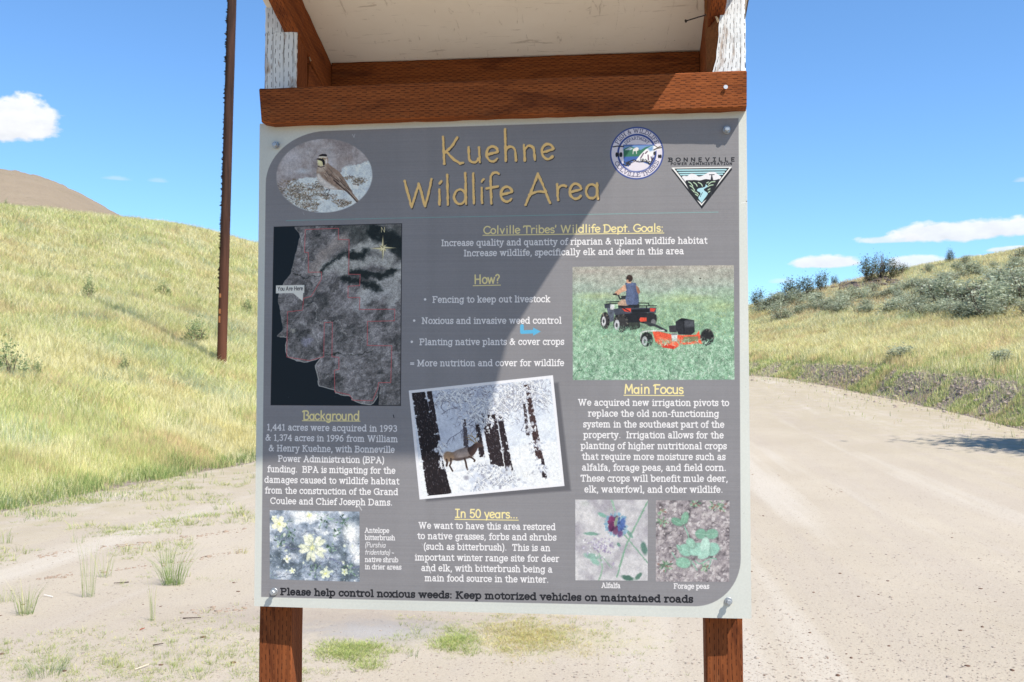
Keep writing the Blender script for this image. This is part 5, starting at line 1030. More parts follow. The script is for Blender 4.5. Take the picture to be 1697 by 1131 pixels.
put_board('fascia',kiosk,K(-.634,fc[1],fc[2]),K(.634,fc[1],fc[2]),.138,.038,tuple(fn),M_WOOD,nl=16,seed=8)
rear=np.array([0,.42,roof_z(.42)]); frt=np.array([0,YF,roof_z(YF)])+fb*.042
def slab(name,x0,x1,a,b,th,lift,mat,nx=12):
    u=-fn; V=[];F=[]
    for l in (lift,lift+th):
        for i in range(nx+1):
            for p in (a,b):
                q=p+u*l; V.append(K(x0+(x1-x0)*i/nx,q[1],q[2]))
    o2=(nx+1)*2
    for i in range(nx): k=i*2; F+= [(k,k+1,k+3,k+2),(o2+k,o2+k+2,o2+k+3,o2+k+1),(k,k+2,o2+k+2,o2+k),(k+1,o2+k+1,o2+k+3,k+3)]
    F+=[(0,o2,o2+1,1),(nx*2,nx*2+1,o2+nx*2+1,o2+nx*2)]
    return mesh_obj(name,V,F,mat,kiosk)
slab('roof_board',-.634,.634,rear,frt,.011,.0,M_SOFFIT); slab('roof_sheet',-.640,.640,rear+fb*-.01,frt+fb*.01,.004,.0115,M_ROOF)
# the printed panel
TEXIMG=bpy.data.images.new('printed_face',TEX,TEX,alpha=False,float_buffer=False)
_t=paint_sign(); buf=np.ones((TEX,TEX,4),np.float32); buf[...,:3]=_t[::-1]; TEXIMG.pixels.foreach_set(buf.ravel()); TEXIMG.update(); del buf
print('sign painted',round(time.time()-T0,1))
def mat_print():
    t=NT('printed_laminate'); im=t.n('ShaderNodeTexImage',image=TEXIMG,interpolation='Linear',extension='EXTEND'); t.L.new(t.coord('UV'),im.inputs[0])
    c=t.mix(1.0,im.outputs[0],(PRINT_GAIN*1.03,PRINT_GAIN*.96,PRINT_GAIN*.83,1),'MULTIPLY'); n=t.noise(t.coord('UV'),220,3); return t.fin(c,t.M('MULTIPLY_ADD',n,.12,.5),None,.2)
PRINT_GAIN=.80
M_PRINT=mat_print(); M_EDGE=mat_plain('white_plastic_edge',(.78,.80,.79),.5,0,.4,50,.04)
def bulge(x,z): u=min(1,abs(x)/(PW/2)); v=min(1,abs(z-PW/2)/(PW/2)); return -.008*(1-u**4)*(1-.35*v**4)
def face_patch(name,x0,x1,z0,z1,lift,mat,parent,ell_=False,quad=None):
    nx=max(2,int((x1-x0)/.025)+1); nz_=max(2,int((z1-z0)/.025)+1); V=[];F=[];W=[]
    for j in range(nz_+1):
        for i in range(nx+1):
            s_,t_=i/nx,j/nz_
            if quad is not None:
                q=[np.array(p) for p in quad]; p=(q[3]*(1-s_)+q[2]*s_)*(1-t_)+(q[0]*(1-s_)+q[1]*s_)*t_; x,z=p
            elif ell_:
                a,b=2*s_-1,2*t_-1; ex=a*math.sqrt(1-b*b/2); ez=b*math.sqrt(1-a*a/2); x=(x0+x1)/2+ex*(x1-x0)/2; z=(z0+z1)/2+ez*(z1-z0)/2
            else: x=x0+(x1-x0)*s_; z=z0+(z1-z0)*t_
            V.append(K(x,bulge(x,z)-lift,z)); W.append(((x+PW/2)/PW,z/PW))
    for j in range(nz_):
        for i in range(nx): k=j*(nx+1)+i; F.append((k,k+1,k+nx+2,k+nx+1))
    uv=[W[q] for f in F for q in f]
    return mesh_obj(name,V,F,mat,parent,uv=uv,smooth=True),V,F,W,nx,nz_
def make_panel():
    n=50; V=[];F=[];UV=[];MI=[]; g=np.linspace(-PW/2,PW/2,n+1)
    for yo in (0,.0032):
        for z in g+PW/2:
            for x in g: V.append(K(x,bulge(x,z)+yo,z))
    N=(n+1)**2
    for j in range(n):
        for i in range(n):
            k=j*(n+1)+i; f=(k,k+1,k+n+2,k+n+1); F.append(f); UV+=[((V[q][0]+PW/2)/PW,(V[q][2]-(G0-KZ0))/PW) for q in f]; MI.append(0)
            F.append((N+k,N+k+n+1,N+k+n+2,N+k+1)); UV+=[(0,0)]*4; MI.append(1)
    for i in range(n):
        for a,b in ((i,i+1),(n*(n+1)+i+1,n*(n+1)+i),((i+1)*(n+1),i*(n+1)),(i*(n+1)+n,(i+1)*(n+1)+n)):
            F.append((b,a,N+a,N+b)); UV+=[(0,0)]*4; MI.append(1)
    o=mesh_obj('sign_panel',V,F,parent=kiosk,uv=UV,mats=[M_PRINT,M_EDGE],fmat=MI); o['label']='grey printed panel with a pale border, two rounded corners and a roof shadow across it'; return o
panel=make_panel()
def on_sign(px,py):
    u,v=p2t(px,py); return (u/TEX*PW-PW/2,PW-v/TEX*PW)
LIFT=.0001
def patch_px(name,label,x0,y0,x1,y1,quad=None,ell_=False):
    if quad: q=[on_sign(*p) for p in quad]; o=face_patch(name,0,max(p[0] for p in q)-min(p[0] for p in q),0,max(p[1] for p in q)-min(p[1] for p in q),.0001,M_PRINT,panel,quad=q)[0]
    else:
        a=on_sign(x0,(y0+y1)/2); b=on_sign(x1,(y0+y1)/2); c=on_sign((x0+x1)/2,y0); d=on_sign((x0+x1)/2,y1); o=face_patch(name,a[0],b[0],d[1],c[1],.0001,M_PRINT,panel,ell_=ell_)[0]
    o['label']=label; return o
patch_px('printed_title','large golden lettering of the title',665,217,1000,352)
patch_px('printed_photo','oval picture of a small brown bird standing on snowy grass',456,228.5,619.5,355.5,ell_=True)
patch_px('printed_map','dark aerial map with a red boundary, a compass star and a white pointer',0,0,0,0,quad=MAP_Q)
patch_px('printed_photo','picture of a rider on a four wheeler towing an orange mower through green crop',0,0,0,0,quad=ATV_Q)
patch_px('printed_photo','tilted white framed picture of an elk among snowy trees',0,0,0,0,quad=ELK_Q)
patch_px('printed_photo','picture of pale flowers on a shrub',0,0,0,0,quad=BUSH_Q)
patch_px('printed_photo','picture of a purple and blue crop flower',0,0,0,0,quad=ALF_Q)
patch_px('printed_photo','picture of green pea seedlings on soil',0,0,0,0,quad=PEA_Q)
patch_px('printed_logo','round blue and white seal with lettering round it',1010.5,211,1100,299,ell_=True)
patch_px('printed_logo','dark triangle with a river, hills and clouds under two lines of lettering',1106,259,1219,348)
for nm,lb,a in (('printed_heading','yellow underlined heading above the goals',(799,371,1102,392.5)),('printed_text','two white lines stating the goals',(730,395,1174,429)),('printed_heading','short yellow underlined question heading',(783,455,831,476)),('printed_text','bulleted white list of measures',(679,489,938,612)),
  ('printed_heading','yellow underlined heading over the right hand text',(1032,634,1134,657.5)),('printed_text','nine centred white lines at the right',(956,659,1210,821)),('printed_heading','yellow underlined heading under the map',(500,680,600,700.5)),('printed_text','eight centred white lines at the left',(437,702,664,841)),
  ('printed_heading','yellow underlined heading below the elk picture',(753,842,861,862)),('printed_text','six centred white lines at the bottom middle',(687,865,929,969)),('printed_caption','small white caption beside the flower picture',(604,872,668,946)),('printed_caption','small caption under the purple flower',(994,965,1031,976)),('printed_caption','small caption under the pea seedlings',(1114,966,1178,979)),('printed_notice','bold black line of lettering along the bottom',(463,972,1151,1002))): patch_px(nm,lb,*a)
def bolt(px,py,seed):
    x,z=on_sign(px,py); y=bulge(x,z); r=np.random.default_rng(seed); V=[];F=[]
    def ring(rad,yy,n,ph=0,dx=0): 
        b=len(V); [V.append(K(x+dx+rad*math.cos(ph+k*2*math.pi/n),yy,z+rad*math.sin(ph+k*2*math.pi/n))) for k in range(n)]; return b,n
    ph=r.uniform(0,1); R_=[ring(.0092,y-.0004,24),ring(.0092,y-.0022,24),ring(.0086,y-.0028,24),ring(.0052,y-.0029,24),ring(.0050,y-.0095,24),ring(.0078,y-.0098,24),ring(.0080,y-.0112,24)]
    for (a,n),(b,_) in zip(R_[:-1],R_[1:]):
        for k in range(n): F.append((a+k,a+(k+1)%n,b+(k+1)%n,b+k))
    F.append(tuple(R_[-1][0]+k for k in range(24)))
    h0=ring(.0064,y-.0111,6,ph); h1=ring(.0064,y-.0155,6,ph); h2=ring(.0052,y-.0166,6,ph)
    for (a,n),(b,_) in ((h0,h1),(h1,h2)):
        for k in range(n): F.append((a+k,a+(k+1)%n,b+(k+1)%n,b+k))
    F.append(tuple(h2[0]+k for k in range(6))); o=mesh_obj('bolt',V,F,M_STEEL,kiosk)
    bm=bmesh.new(); bm.from_mesh(o.data); bmesh.ops.recalc_face_normals(bm,faces=bm.faces); bm.to_mesh(o.data); bm.free(); return o
for k,(a,b) in enumerate(((458.5,242),(1204,216.5),(455,980.5),(1207,996))): bolt(a,b,k)
def rod(name,A,B,r0,r1,mat,parent,n=10,head=None,label=None):
    A=Vector(A);B=Vector(B); d=(B-A).normalized(); s_=d.orthogonal().normalized(); t_=d.cross(s_); V=[];F=[]
    rs=[(0,r0),(1,r1)]+([(1.0,head),(1.03,head)] if head else [])
    for f,rr in rs:
        p=A+(B-A)*f
        for k in range(n): a=k*2*math.pi/n; V.append(tuple(p+s_*rr*math.cos(a)+t_*rr*math.sin(a)))
    for q in range(len(rs)-1):
        for k in range(n): F.append((q*n+k,q*n+(k+1)%n,(q+1)*n+(k+1)%n,(q+1)*n+k))
    F.append(tuple(range(n-1,-1,-1))); F.append(tuple((len(rs)-1)*n+k for k in range(n)))
    o=mesh_obj(name,V,F,mat,parent)
    if label: o['label']=label
    return o
def unproj(px,py,y):
    d=pix_dir(px,py); t=(y-CAM_Q[1])/d[1]; return (CAM_Q[0]+d[0]*t,y,CAM_Q[2]+d[2]*t)
na=unproj(1170,25,-.03); nb=unproj(1137,35,-.05); na=(na[0]+.0,na[1],na[2]); rod('nail',K(*na),K(*nb),.0016,.0016,M_NAIL,kiosk,8,.0042,'long dark nail sticking out of the right rafter')
sx=unproj(1202,146,-.038); rod('screw',K(sx[0],-.034,sx[2]),K(sx[0]+.0006,-.0425,sx[2]+.001),.003,.003,M_STEEL,kiosk,12,.0052,'shiny screw in the right end of the crossbeam')
# two curls of wood hanging from the rafters
for (px,py,y,l) in ((513,95,.13,.012),(1186,28,.035,.016)):
    a=unproj(px,py,y); V=[];F=[]
    for k in range(5):
        t=k/4; w=.0022*(1-t*.6); V+= [K(a[0]-w+.3*l*t,a[1]-.004*math.sin(t*3),a[2]-l*t),K(a[0]+w+.5*l*t,a[1]-.004-.004*math.sin(t*3),a[2]-l*t*.9)]
    for k in range(4): F.append((2*k,2*k+1,2*k+3,2*k+2))
    mesh_obj('splinter',V,F,mat_plain('pale_splinter',(.62,.5,.34),.8),kiosk)
print('kiosk',round(time.time()-T0,1))
# ================================================================ vegetation
def mat_leaf(name,trans=.35,rough=.75,gain=1.0):
    t=NT(name); c=t.attr('tint'); 
    if gain!=1: c=t.mix(1.0,c,(gain,gain,gain,1),'MULTIPLY')
    t.N.remove(t.b); d=t.n('ShaderNodeBsdfDiffuse'); tr=t.n('ShaderNodeBsdfTranslucent'); t.L.new(c,d.inputs[0]); t.L.new(c,tr.inputs[0]); m=t.n('ShaderNodeMixShader'); m.inputs[0].default_value=trans; t.L.new(d.outputs[0],m.inputs[1]); t.L.new(tr.outputs[0],m.inputs[2]); t.L.new(m.outputs[0],t.out.inputs[0]); return t.m
M_LEAF=mat_leaf('grass_and_leaves')
def blades(X,Y,Z,H,W,lean,colors,tipc=None,az=None,bend=None,r=None,seg=3):
    """many bent blades as one mesh: three faces each; returns arrays"""
    n=len(X); r=r or rng; a=r.uniform(0,2*math.pi,n) if az is None else az; l=lean; fa=r.uniform(0,2*math.pi,n)
    dx,dy=np.cos(a)*l*H,np.sin(a)*l*H; wx,wy=np.cos(fa)*W/2,np.sin(fa)*W/2
    V=np.empty((n,5,3),np.float32)
    b=np.stack([X,Y,Z-.02],1); V[:,0]=b+np.stack([-wx,-wy,0*X],1); V[:,1]=b+np.stack([wx,wy,0*X],1)
    m=b+np.stack([dx*.35,dy*.35,H*.58],1); V[:,2]=m+np.stack([wx*.75,wy*.75,0*X],1); V[:,3]=m-np.stack([wx*.75,wy*.75,0*X],1); V[:,4]=b+np.stack([dx,dy,H],1)
    k=np.arange(n)[:,None]*5; loops=np.concatenate([k+0,k+1,k+2,k+3,k+3,k+2,k+4],1).ravel(); starts=(np.arange(n)[:,None]*7+np.array([0,4])).ravel(); tot=np.tile([4,3],n)
    c=np.repeat(colors[:,None,:],5,1).astype(np.float32); 
    if tipc is not None: c[:,4]=tipc; c[:,2:4]=(c[:,2:4]+tipc[:,None,:])/2
    return V.reshape(-1,3),loops,starts,tot,c.reshape(-1,3)
STRAW=np.array([.60,.555,.285]); PALE=np.array([.68,.65,.43]); GREENY=np.array([.46,.505,.215]); GREEN=np.array([.22,.31,.11]); TAN=np.array([.56,.44,.27]); BLUEG=np.array([.40,.46,.31])
def pick(w,cols):
    w=np.clip(np.stack(w,1),0,None)+1e-6; w/=w.sum(1,keepdims=True); cs=np.cumsum(w,1); u=rng.random(len(w))[:,None]; i=(u>cs).sum(1).clip(0,len(cols)-1); return np.stack(cols)[i]
def hillside_grass(name,label,a_lo,a_hi,n,side):
    az=rng.uniform(a_lo,a_hi,n)
    # spread evenly in perspective: equal steps of log distance over the slope, more in front
    kf=3.80+ (rng.random(n)**1.05)*4.55; x,y,z=terr(az,kf); R=np.hypot(x-CX,y-CY)
    dens=vn(x,y,2.2,3); 
    edge=np.clip((kf-4.0)/.5,0,1)
    er=vn(x,y,.7,3); rag=np.clip((kf-4.02)/.30+(er-.5)*2.6+.25,0.0,1)
    if side=='left': keep=rng.random(n)<(np.clip(.35+edge,0,1))*(.55+.9*dens)*rag
    else:
        keep=rng.random(n)<np.clip(np.where(kf<5.0,.14+.6*(vn(x,y,1.2,2)>.54),1.0),0,1)*(.55+.9*dens)*np.where((kf>6.9)&(az>pix_az(1280))&(az<pix_az(1500)),.35,1)*np.clip((kf-3.9)/.2,0.05,1)
    x,y,z,R,kf,az=x[keep],y[keep],z[keep],R[keep],kf[keep],az[keep]; m=len(x)
    tall=vn(x+31,y+7,1.1,3); H=(.15+.27*tall)*rng.uniform(.5,1.4,m); W=.0025+.00032*R*rng.uniform(.6,1.4,m); H=H*np.interp(R,[14,24,40],[.72,.85,1.0])
    g=vn(x,y,3.5,4); g2=vn(x+90,y-40,1.0,3); g3=vn(x-20,y+60,.5,2)
    if side=='left':
        low=np.clip(1-(kf-4.0)/.55,0,1); H=H*np.where(kf<4.5,.5+.5*(kf-4)/.5,1)
        c=pick([.9+0*g,(g2-.42)*5,(g-.44)*4+.25+low*.8,low**1.4*4.2+(g3-.68)*3,(g2<.36)*.8,(vn(x+5,y+200,1.6,3)-.60)*8],[STRAW,PALE,GREENY,GREEN,TAN,BLUEG])
    else:
        bank=(kf<5.05); H=np.where(bank,H*.55,H); low=np.clip(1-abs(kf-5.1)/.25,0,1)
        c=pick([1.0+0*g,(g2-.42)*4,(g-.5)*2.5+bank*1.0,bank*1.6+low*.8+(g3-.72)*3,(g2<.38)*1.6+(kf>6.9)*(az>pix_az(1280))*(az<pix_az(1500))*7,(kf>6.3)*(g-.42)*5],[STRAW,PALE,GREENY,GREEN,TAN,BLUEG])
    c=c*rng.uniform(.82,1.15,(m,1)); c=c*(.88+.28*vn(x+11,y+3,.8,2))[:,None]*np.interp(kf,[4,4.4,5.6,6.2],[.95,1.12,1.12,1.0])[:,None]
    lean=rng.uniform(.05,1.15,m)*np.where(kf<5.3,.45,1.0); wind=rng.uniform(0,6.283,m); tip=c*rng.uniform(.95,1.25,(m,1))*np.array([1.04,1.0,.92])
    A=blades(x,y,z,H,W,lean,c,tip,az=wind)
    o=fast_mesh(name,*A[:4],M_LEAF,A[4]); tag(o,label,'grass',kind='stuff'); return o
hillside_grass('dry_grass','tall pale yellow grass covering the slope left of the sign',pix_az(-60),pix_az(520),430000,'left')
hillside_grass('dry_grass','straw coloured grass with green lower edge on the slope right of the sign',pix_az(1150),pix_az(1780),290000,'right')
hillside_grass('dry_grass','dry yellow grass on the slope hidden behind the sign',pix_az(520),pix_az(1150),150000,'left')
hillside_grass('dry_grass','dry yellow grass carrying on past the left edge of the view',pix_az(-700),pix_az(-60),90000,'left')
hillside_grass('dry_grass','dry grass and bank plants carrying on past the right edge of the view',pix_az(1780),pix_az(2500),90000,'right')
print('grass',round(time.time()-T0,1))
# low weeds scattered over the pull-off at the left and round the posts
def tuft_mesh(name,n,h,spread,cols,w=.0035,lean=(.1,.7),r=None,flat=0,sizefac=1.0):
    r=r or rng; q=r.random(n)**.5*spread; a=r.uniform(0,6.283,n); x,y=np.cos(a)*q,np.sin(a)*q; H=h*r.uniform(.45,1.1,n); c=np.stack(cols)[r.integers(0,len(cols),n)]*r.uniform(.8,1.2,(n,1))
    A=blades(x,y,np.zeros(n),H,np.full(n,w)*r.uniform(.7,1.3,n),r.uniform(*lean,n),c,c*np.array([1.15,1.1,.95]),az=a+r.normal(0,.5,n),r=r); return A
def place_many(name,label,pts,protos,scale,kind='stuff'):
    """small plants merged into one mesh of ground cover"""
    Vs=[];Ls=[];Ss=[];Ts=[];Cs=[];vo=0;lo=0
    for (x,y,z),s in zip(pts,scale):
        A=protos[rng.integers(0,len(protos))]; a=rng.uniform(0,6.283); ca,sa=math.cos(a),math.sin(a); V=A[0]*s; V=np.stack([V[:,0]*ca-V[:,1]*sa+x,V[:,0]*sa+V[:,1]*ca+y,V[:,2]+z],1)
        Vs.append(V);Ls.append(A[1]+vo);Ss.append(A[2]+lo);Ts.append(A[3]);Cs.append(A[4]*rng.uniform(.85,1.15)); vo+=len(V); lo+=len(A[1])
    o=fast_mesh(name,np.concatenate(Vs),np.concatenate(Ls),np.concatenate(Ss),np.concatenate(Ts),M_LEAF,np.concatenate(Cs)); tag(o,label,'weeds',kind=kind); return o
GR1=np.array([.20,.29,.09]); GR2=np.array([.31,.38,.14]); GYL=np.array([.46,.46,.20]); YL=np.array([.50,.455,.21]); OC=np.array([.46,.34,.18])
weed_protos=[tuft_mesh('w',26,.05,.05,[GR2,GYL,GR1],.004,(.3,1.4)) for _ in range(4)]+[tuft_mesh('w',14,.08,.03,[GR2,GYL],.003,(.2,.9)) for _ in range(3)]+[tuft_mesh('w',40,.035,.09,[GYL,YL,GR2],.005,(.5,1.8)) for _ in range(3)]
pts=[];scl=[]
def add_pts(n,px0,px1,py0,py1,dens,s0,s1):
    for _ in range(n):
        px,py=rng.uniform(px0,px1),rng.uniform(py0,py1); r=1.606/max(.02,(py-636.5)/1650)
        d=pix_dir(px,py); hl=math.hypot(d[0],d[1]); x,y=CX+d[0]/hl*r,CY+d[1]/hl*r
        if vn(x,y,.8,3)+rng.uniform(-.12,.12)<dens: continue
        pts.append((x,y,zat(x,y))); scl.append(rng.uniform(s0,s1))
add_pts(900,-40,430,775,860,.50,.9,2.0); add_pts(800,-40,320,840,910,.56,.6,1.4); add_pts(1500,-40,500,985,1160,.50,.3,.85); add_pts(130,-40,430,900,985,.64,.4,.9)
add_pts(500,500,760,1075,1150,.56,.3,.7); add_pts(700,650,1080,1010,1150,.52,.3,.7); add_pts(120,500,1160,1025,1150,.6,.25,.5)
place_many('low_weeds','sparse low green and yellow weeds scattered over the pale dirt',pts,weed_protos,scl)
pts=[];scl=[]; moss_protos=[tuft_mesh('m',60,.04,.07,[YL,GYL,OC,YL],.004,(.4,1.5)) for _ in range(4)]
for _ in range(330):
    px,py=rng.normal(875,48),rng.normal(1055,16); g=gp(px,min(1128,max(1018,py))); pts.append(tuple(g)); scl.append(rng.uniform(.4,.9))
place_many('yellow_groundcover','yellow and orange matted plants on the dirt below the sign between the posts',pts,moss_protos,scl)
pts=[];scl=[]; gp_protos=[tuft_mesh('m',60,.05,.07,[GR2,GYL,GR2*1.15],.004,(.4,1.4)) for _ in range(3)]
for _ in range(130):
    px,py=rng.normal(585,34),rng.normal(1080,8); g=gp(px,py); pts.append(tuple(g)); scl.append(rng.uniform(.4,.9))
for _ in range(26):
    px,py=rng.normal(615,14),rng.normal(1104,8); pts.append(tuple(gp(px,py))); scl.append(rng.uniform(.4,.8))
for _ in range(80):
    px,py=rng.normal(752,20),rng.normal(1062,12); pts.append(tuple(gp(px,py))); scl.append(rng.uniform(.4,.9))
place_many('green_groundcover','low bright green mat of plants on the ashy dirt below the sign',pts,gp_protos,scl)
# individual grass tufts standing on the dirt at the left
def tuft(px,py,hpx,n,label,cols=(GR1,GR2,GYL),spread=.05,w=.0035,lean=(.05,.6),nm='grass_tuft',group='grass tufts standing on the dirt left of the sign'):
    g,r=ground_px(px,py); h=hpx/1650*r; A=tuft_mesh(nm,int(n*1.7),h,spread*r/8,list(cols),w*.68*r/8,lean); o=fast_mesh(nm,*A[:4],M_LEAF,A[4]); o.location=(g[0],g[1],g[2]); tag(o,label,'grass tuft',group); return o
tuft(287,970,64,90,'fullest green grass tuft, with stems fanning out, left of the sign',lean=(.1,.85),spread=.07,cols=(GR1,GR2))
tuft(277,934,48,16,'thin upright green tuft just behind the fullest tuft')
tuft(42,1020,58,44,'upright green tuft at the far left of the dirt, near the frame edge')
tuft(148,990,110,14,'tallest thin wispy tuft between the far left tuft and the middle ones',lean=(.02,.3))
tuft(172,958,52,16,'pale slender tuft behind the tallest wispy tuft',cols=(GYL,GR2))
tuft(253,1030,76,9,'narrow bunch of straight stems in front of the fullest tuft',lean=(.02,.22),spread=.02)
tuft(78,1118,42,90,'wide low grey green clump at the bottom left corner',lean=(.3,1.3),spread=.12,cols=(GR1,GR2,BLUEG*.8))
tuft(8,902,30,18,'small green tuft at the left edge beside the wheel track')
tuft(130,900,22,10,'tiny tuft on the wheel track left of centre')
tuft(10,1000,30,22,'small faint tuft left of the upright green tuft',cols=(GYL,GR2))
tuft(400,918,14,30,'small yellow tuft close beside the sign panel',cols=(YL,GYL))
tuft(182,1102,24,26,'low green clump near the bottom, right of the wide clump')
tuft(268,1092,20,20,'small green clump near the bottom, below the narrow stems')
tuft(330,1118,26,40,'leafy low clump at the bottom between clump and left post',lean=(.3,1.2),spread=.1)
tuft(684,1092,26,12,'dark little sprig on the ash grey dirt under the sign',cols=(GR1*.6,GR1),nm='sprig')
# shrubs
def bush_arrays(n,rx,ry,rz,leaf,cols,seed,stems=26,base=.15,openness=.3,flat=.0):
    r=np.random.default_rng(seed); V=[];Cc=[]
    # leaf cards spread through clumps within an uneven crown
    k=max(6,n//90); ca=r.uniform(0,6.283,k); cz=r.uniform(.25,1,k); cr=r.uniform(.25,.95,k)*np.sqrt(np.clip(1-(cz*.9)**2,.06,1)); cx,cy=np.cos(ca)*cr*rx,np.sin(ca)*cr*ry; cz=cz*rz
    i=r.integers(0,k,n); s=.30*np.array([rx,ry,rz]); p=np.stack([cx[i],cy[i],cz[i]],1)+r.normal(0,1,(n,3))*s*(.45+.6*r.random((k,1))[i]); p[:,2]=np.abs(p[:,2])+.02
    d=r.normal(0,1,(n,3)); d[:,2]=np.abs(d[:,2])*.8; d/=np.linalg.norm(d,axis=1,keepdims=True); e=r.normal(0,1,(n,3)); e-=d*(e*d).sum(1,keepdims=True); e/=np.linalg.norm(e,axis=1,keepdims=True)
    L=leaf*r.uniform(.6,1.5,(n,1)); Wd=L*.38
    q=np.stack([p-e*Wd,p+d*L*.5+e*Wd*.4-e*0,p+d*L,p+e*Wd],1)
    tone=.72+.5*r.random((k,))[i]; c=np.stack(cols)[r.integers(0,len(cols),n)]*tone[:,None]*r.uniform(.85,1.15,(n,1))
    V=q.reshape(-1,3); loops=np.arange(4*n); st=np.arange(n)*4; tt=np.full(n,4); return V,loops,st,tt,np.repeat(c,4,0)
def stem_mesh(rx,ry,rz,seed,n=14,col_=(.16,.12,.09),th=.02,wild=.3):
    r=np.random.default_rng(seed); V=[];F=[]
    for _ in range(n):
        a=r.uniform(0,6.283); e=np.array([math.cos(a)*rx*r.uniform(.3,1),math.sin(a)*ry*r.uniform(.3,1),rz*r.uniform(.55,1.12)]); b=np.array([0,0,-.05])+r.normal(0,.04,3)*[rx,ry,0]; mid=(b+e)/2+r.normal(0,wild*.3,3)*[rx,ry,.3*rz]; pts_=[b,mid,e]; t=th*r.uniform(.5,1)
        for (p,q,t0,t1) in ((pts_[0],pts_[1],t,t*.7),(pts_[1],pts_[2],t*.7,t*.25)):
            d=q-p; d/=np.linalg.norm(d)+1e-9; s=np.cross(d,[.3,.2,1]); s/=np.linalg.norm(s)+1e-9; u=np.cross(d,s); k=len(V)
            for (pp,tt) in ((p,t0),(q,t1)):
                for m in range(3): V.append(pp+s*tt*math.cos(m*2.094)+u*tt*math.sin(m*2.094))
            for m in range(3): F.append((k+m,k+(m+1)%3,k+3+(m+1)%3,k+3+m))
    return V,F
M_BARK=mat_plain('grey_brown_stem',(.15,.11,.085),.9,0,.1,20,.4,.4)
SAGE=[np.array([.37,.405,.28]),np.array([.45,.48,.34]),np.array([.29,.33,.22]),np.array([.51,.53,.40])]
DARK=[np.array([.12,.135,.065]),np.array([.16,.175,.085]),np.array([.10,.105,.055]),np.array([.19,.185,.10])]
BUSHG=[np.array([.32,.38,.18]),np.array([.40,.46,.24]),np.array([.25,.31,.14])]
def make_bush(nm,n,cols,leaf,seed,asp=.75,stems=14,wild=.3,th=.02,rz=1.0):
    A=bush_arrays(n,.5*1.0,.5,rz*.9,leaf,cols,seed); S_=stem_mesh(.5,.5,rz,seed+1,stems,th=th,wild=wild)
    root=thing(nm,'x','shrub'); f=fast_mesh('foliage',*A[:4],M_LEAF,A[4],parent=root); st=mesh_obj('stems',*S_,M_BARK,root); return root
def put_bush(proto,px,py,wpx,hpx,label,group=None,cat='shrub',first=False,loc=None):
    if loc is None: g,r=ground_px(px,py)
    else: g,r=loc
    if g is None: return None
    if first: o=proto; kids=list(proto.children)
    else:
        o=proto.copy(); C.objects.link(o)
        for ch in proto.children: c=ch.copy(); C.objects.link(c); c.parent=o
    o.location=(g[0],g[1],g[2]-.03); w=wpx/1650*r; h=hpx/1650*r; o.scale=(w,w,h); o.rotation_euler=(0,0,rng.uniform(0,6.28)); o['label']=label; o['category']=cat
    if group: o['group']=group
    elif 'group' in o: del o['group']
    return o
dk=[make_bush('dark_shrub',1500,DARK,.07,31+i,stems=20,wild=.5) for i in range(2)]
# crest of the right hill, from left to right
CR=(("small dark shrub on the skyline nearest the sign's right edge",1256,512,26,26),("low dark green shrub on the skyline, second from the sign's right edge",1287,508,34,16),("rounded dark shrub on the crest, left of the dark pair",1312,500,36,30),("tallest dark leafy shrub of the pair before the rocks",1338,494,38,30),("small dark shrub right behind the crest pair",1362,484,26,26),("thin little shrub on the orange slope",1384,472,14,16),("large dark shrub at the head of the rocky outcrop",1440,468,36,32),("dark shrub on the right of the rocky outcrop",1478,462,38,28),("tiny dark shrub right of the outcrop",1497,453,18,12),("dead grey little bush alone on the skyline, right",1574,437,14,20))
used=set()
def crest_point(px,py):
    g,r=ground_px(px,py)
    if g is not None and r<125: return g,r
    a=pix_az(px); x,y,z=terr(np.array([a]),np.array([7.9])); return np.array([x[0],y[0],z[0]]),math.hypot(x[0]-CX,y[0]-CY)
for i,(lb,px,py,w,h) in enumerate(CR):
    p=dk[i%2]; put_bush(p,px,py,w,h,lb,first=(i%2 not in used),loc=crest_point(px,py)); used.add(i%2)
# a bare branching shrub beside the outcrop
bb=thing('bare_shrub','bare branching shrub reaching up from the rocky outcrop','shrub'); mesh_obj('stems',*stem_mesh(.5,.4,1.0,77,46,th=.018,wild=.9),M_BARK,bb); A=bush_arrays(260,.45,.4,.95,.06,DARK,78); fast_mesh('foliage',*A[:4],M_LEAF,A[4],parent=bb)
g,r=crest_point(1458,464); bb.location=tuple(g); bb.scale=(28/1650*r,28/1650*r,40/1650*r)
sg=[make_bush('sagebrush',900,SAGE,.085,51+i,stems=16,wild=.4,th=.018) for i in range(4)]
